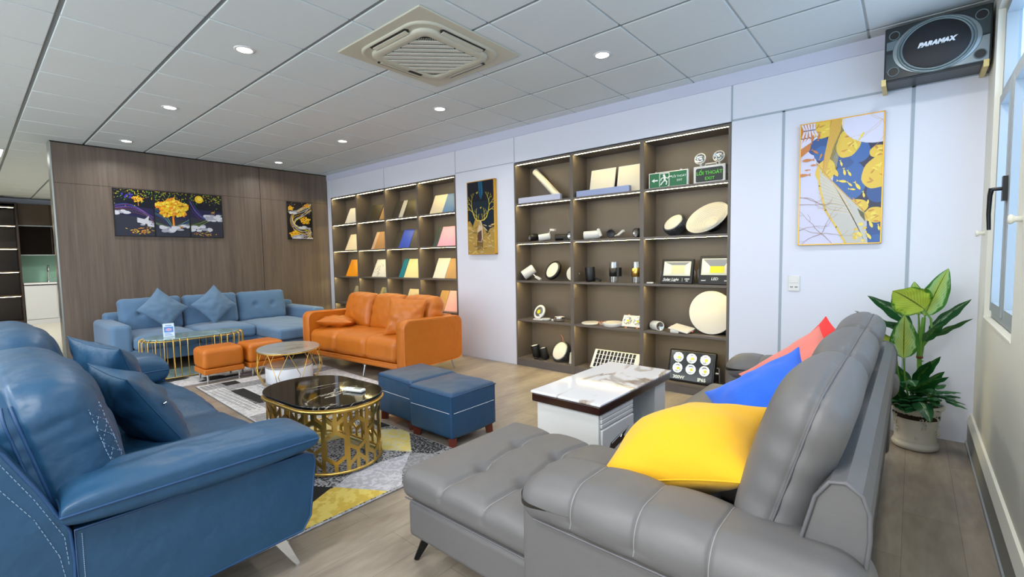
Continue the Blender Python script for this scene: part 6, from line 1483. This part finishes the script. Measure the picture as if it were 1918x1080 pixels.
LV2 = [((-.07, -.08, .58), (-.02, -.1, 1), (.05, -1, .0), .30, .16, .25, lm_mid), ((-.11, .0, .60), (-.6, -.1, .75), (-.4, -1, -.3), .26, .16, .4, lm_bright), ((-.02, -.02, .42), (.35, -.25, .75), (.5, -.7, .1), .26, .095, .3, lm_dark),
       ((-.03, -.03, .36), (.45, -.3, .65), (.6, -.7, -.2), .27, .13, .5, lm_dark), ((-.07, -.03, .36), (-.5, -.4, .8), (-.7, -.8, -.4), .28, .15, .8, lm_dark), ((-.06, .03, .34), (-.7, .1, .7), (-.7, -.5, -.5), .24, .13, .8, lm_dark),
       ((-.05, -.09, .40), (.0, -.4, .6), (.3, -.6, -.7), .24, .10, .9, lm_var), ((0, -.07, .30), (.2, -.6, .6), (.3, -.6, -1), .22, .11, 1.5, lm_var), ((-.06, -.05, .28), (-.3, -.3, .9), (-.3, -.9, -.2), .27, .10, .4, lm_dark), ((-.09, -.02, .28), (-.45, -.3, .9), (-.5, -.8, -.4), .26, .10, .6, lm_dark),
       ((.02, .03, .32), (.2, .3, .8), (.3, -.5, -.3), .22, .11, .6, lm_dark), ((-.02, .02, .34), (-.2, .2, .8), (-.4, -.5, -.3), .26, .12, .6, lm_dark), ((-.11, -.05, .33), (-.5, -.5, .5), (-.4, -.8, -.5), .22, .10, .9, lm_dark), ((.0, -.02, .40), (.1, -.1, .8), (.4, -.9, -.3), .22, .10, .5, lm_dark)]
for i, (bs, up, out, L_, W_, dr_, m) in enumerate(LV2):
    st_ = Vector((PX, PY, 0))+Vector(bs)
    o = mkleaf([leafgrid(st_, up, out, L_, W_, dr_, seed=i+20)], 'leaf', m, t)
    b = MB(); b.tube([(PX+bs[0]*.3, PY+bs[1]*.3, .24), tuple(Vector((PX+bs[0]*.8, PY+bs[1]*.8, (bs[2]+.24)/2))), tuple(st_)], [.005, .005, .004], 6); b.build('petiole', MATS['stem_green'], o)
rn = random.Random(9); parts = []
for cx, cy, cz, sp_, nn_ in ((.07, -.05, .37, .095, 34), (-.10, -.06, .31, .085, 26), (.0, -.08, .31, .07, 18)):
    for k in range(nn_):
        a = rn.uniform(0, 6.28); e = rn.uniform(-.1, .8); v = Vector((math.cos(a), math.sin(a), e)).normalized()
        parts.append(leafgrid(Vector((PX+cx, PY+cy, cz-.02))+v*sp_*rn.uniform(.1, .7), v, (v.x, v.y, -.5), rn.uniform(.075, .115), rn.uniform(.05, .07), .7, n=7, k=3, seed=k))
o = mkleaf(parts, 'undergrowth', lm_small, t)
b = MB()
for cx, cy, cz in ((.06, -.03, .36), (-.09, -.03, .29), (.0, -.05, .29)):
    for k in range(4): b.tube([(PX+cx*.4+.01*k, PY+cy*.4, .24), (PX+cx*.8, PY+cy*.8+.012*k, cz-.04), (PX+cx+.015*k, PY+cy, cz+.01)], .003, 5)
b.build('twigs', MATS['stem_green'], o)

# ------------------------------------------------------------------ kitchen display beyond the partition
m_kd = mat('dark_walnut', '#2d2118', .4, var=.2, vscale=20, stretch=(1, 1, .08)); m_kd2 = mat('dark_walnut_edge', '#4a3a2a', .4); m_smk = mat('smoked_glass', '#0c0a09', .08, spec=.7, coat=.4); m_mint = mat('mint_glass_splashback', '#8fb8a4', .12)
XF = XK+.62
t = thing('display_shelf', 'tall dark walnut shelf unit with glowing strip lights, at the far left edge', 'shelf', (XK+.35, .0, 0))
b = MB(); b.box(XK+.02, XK+.05, -1.6, .80, 0, 2.60); b.box(XK+.02, XF, .77, .80, 0, 2.60); b.box(XK+.02, XF, -1.6, -1.57, 0, 2.6); b.box(XK+.02, XF-.02, -1.6, .8, 0, .1); b.box(XK+.02, XF-.02, -1.6, .8, 2.57, 2.6); b.build('carcass', m_kd, t)
for z in (.62, 1.13, 1.62, 2.10, 2.49):
    b = MB(); b.box(XK+.05, XF, -1.57, .77, z, z+.025); sh = b.build('shelf', m_kd2, t)
    b = MB(); b.box(XF-.03, XF-.015, -1.55, .75, z-.006, z-.001); b.build('led_strip', mat('kitchen_led', (1.0, 0.82, 0.5, 1), emit=26), sh)
t = thing('kitchen_cabinet', 'kitchen unit with smoked glass doors and mint splashback beyond the partition', 'cabinet', (XK+.35, 1.7, 0))
b = MB(); b.box(XK+.02, XF, .81, 2.8, .0, .1); b.box(XK+.02, XF-.01, .81, 2.8, .1, .84); b.build('base_unit', mat('kitchen_white', '#c9ccce', .3), t)
for y in (.815, 1.32, 1.82, 2.32):
    b = MB(); b.rbox(XF-.01, XF+.008, y, y+.49, .11, .83, .002, 1); b.build('door', MATS['kitchen_white'], t)
b = MB(); b.box(XK+.02, XF+.02, .81, 2.8, .86, .895); b.build('worktop', m_wlac, t)
b = MB(); b.box(XK+.02, XK+.035, .81, 2.8, .90, 1.50); b.build('splashback', m_mint, t)
b = MB(); b.box(XK+.02, XK+.40, .81, 2.8, 1.50, 2.12); b.box(XK+.02, XK+.40, .81, 2.8, 2.14, 2.60); b.build('wall_unit', m_kd, t)
for y in (.82, 1.32, 1.82, 2.32):
    b = MB(); b.rbox(XK+.401, XK+.415, y, y+.485, 1.51, 2.11, .002, 1); b.build('glass_door', m_smk, t)
    b = MB(); b.rbox(XK+.401, XK+.415, y, y+.485, 2.15, 2.59, .002, 1); b.build('door', m_kd2, t)
b = MB(); b.box(XK+.41, XK+.425, .81, 2.8, 2.12, 2.14); b.box(XK+.02, XK+.425, .81, 2.8, 1.49, 1.505); b.build('edge_strip', m_alu, t)
t = thing('kitchen_faucet', 'small chrome kitchen faucet in front of the mint splashback', 'faucet', (XK+.3, 1.22, .895))
b = MB(); b.tube([(XK+.3, 1.22, .896), (XK+.3, 1.22, 1.22), (XK+.36, 1.22, 1.26), (XK+.42, 1.22, 1.22), (XK+.43, 1.22, 1.12)], .018, 8); b.tube([(XK+.3, 1.24, .95), (XK+.3, 1.32, 1.0)], .01, 6); b.build('spout', m_chrome, t)
b = MB(); b.cyl((XK+.3, 1.22, .895), (XK+.3, 1.22, .93), .03, n=16); b.build('base', m_chrome, t)
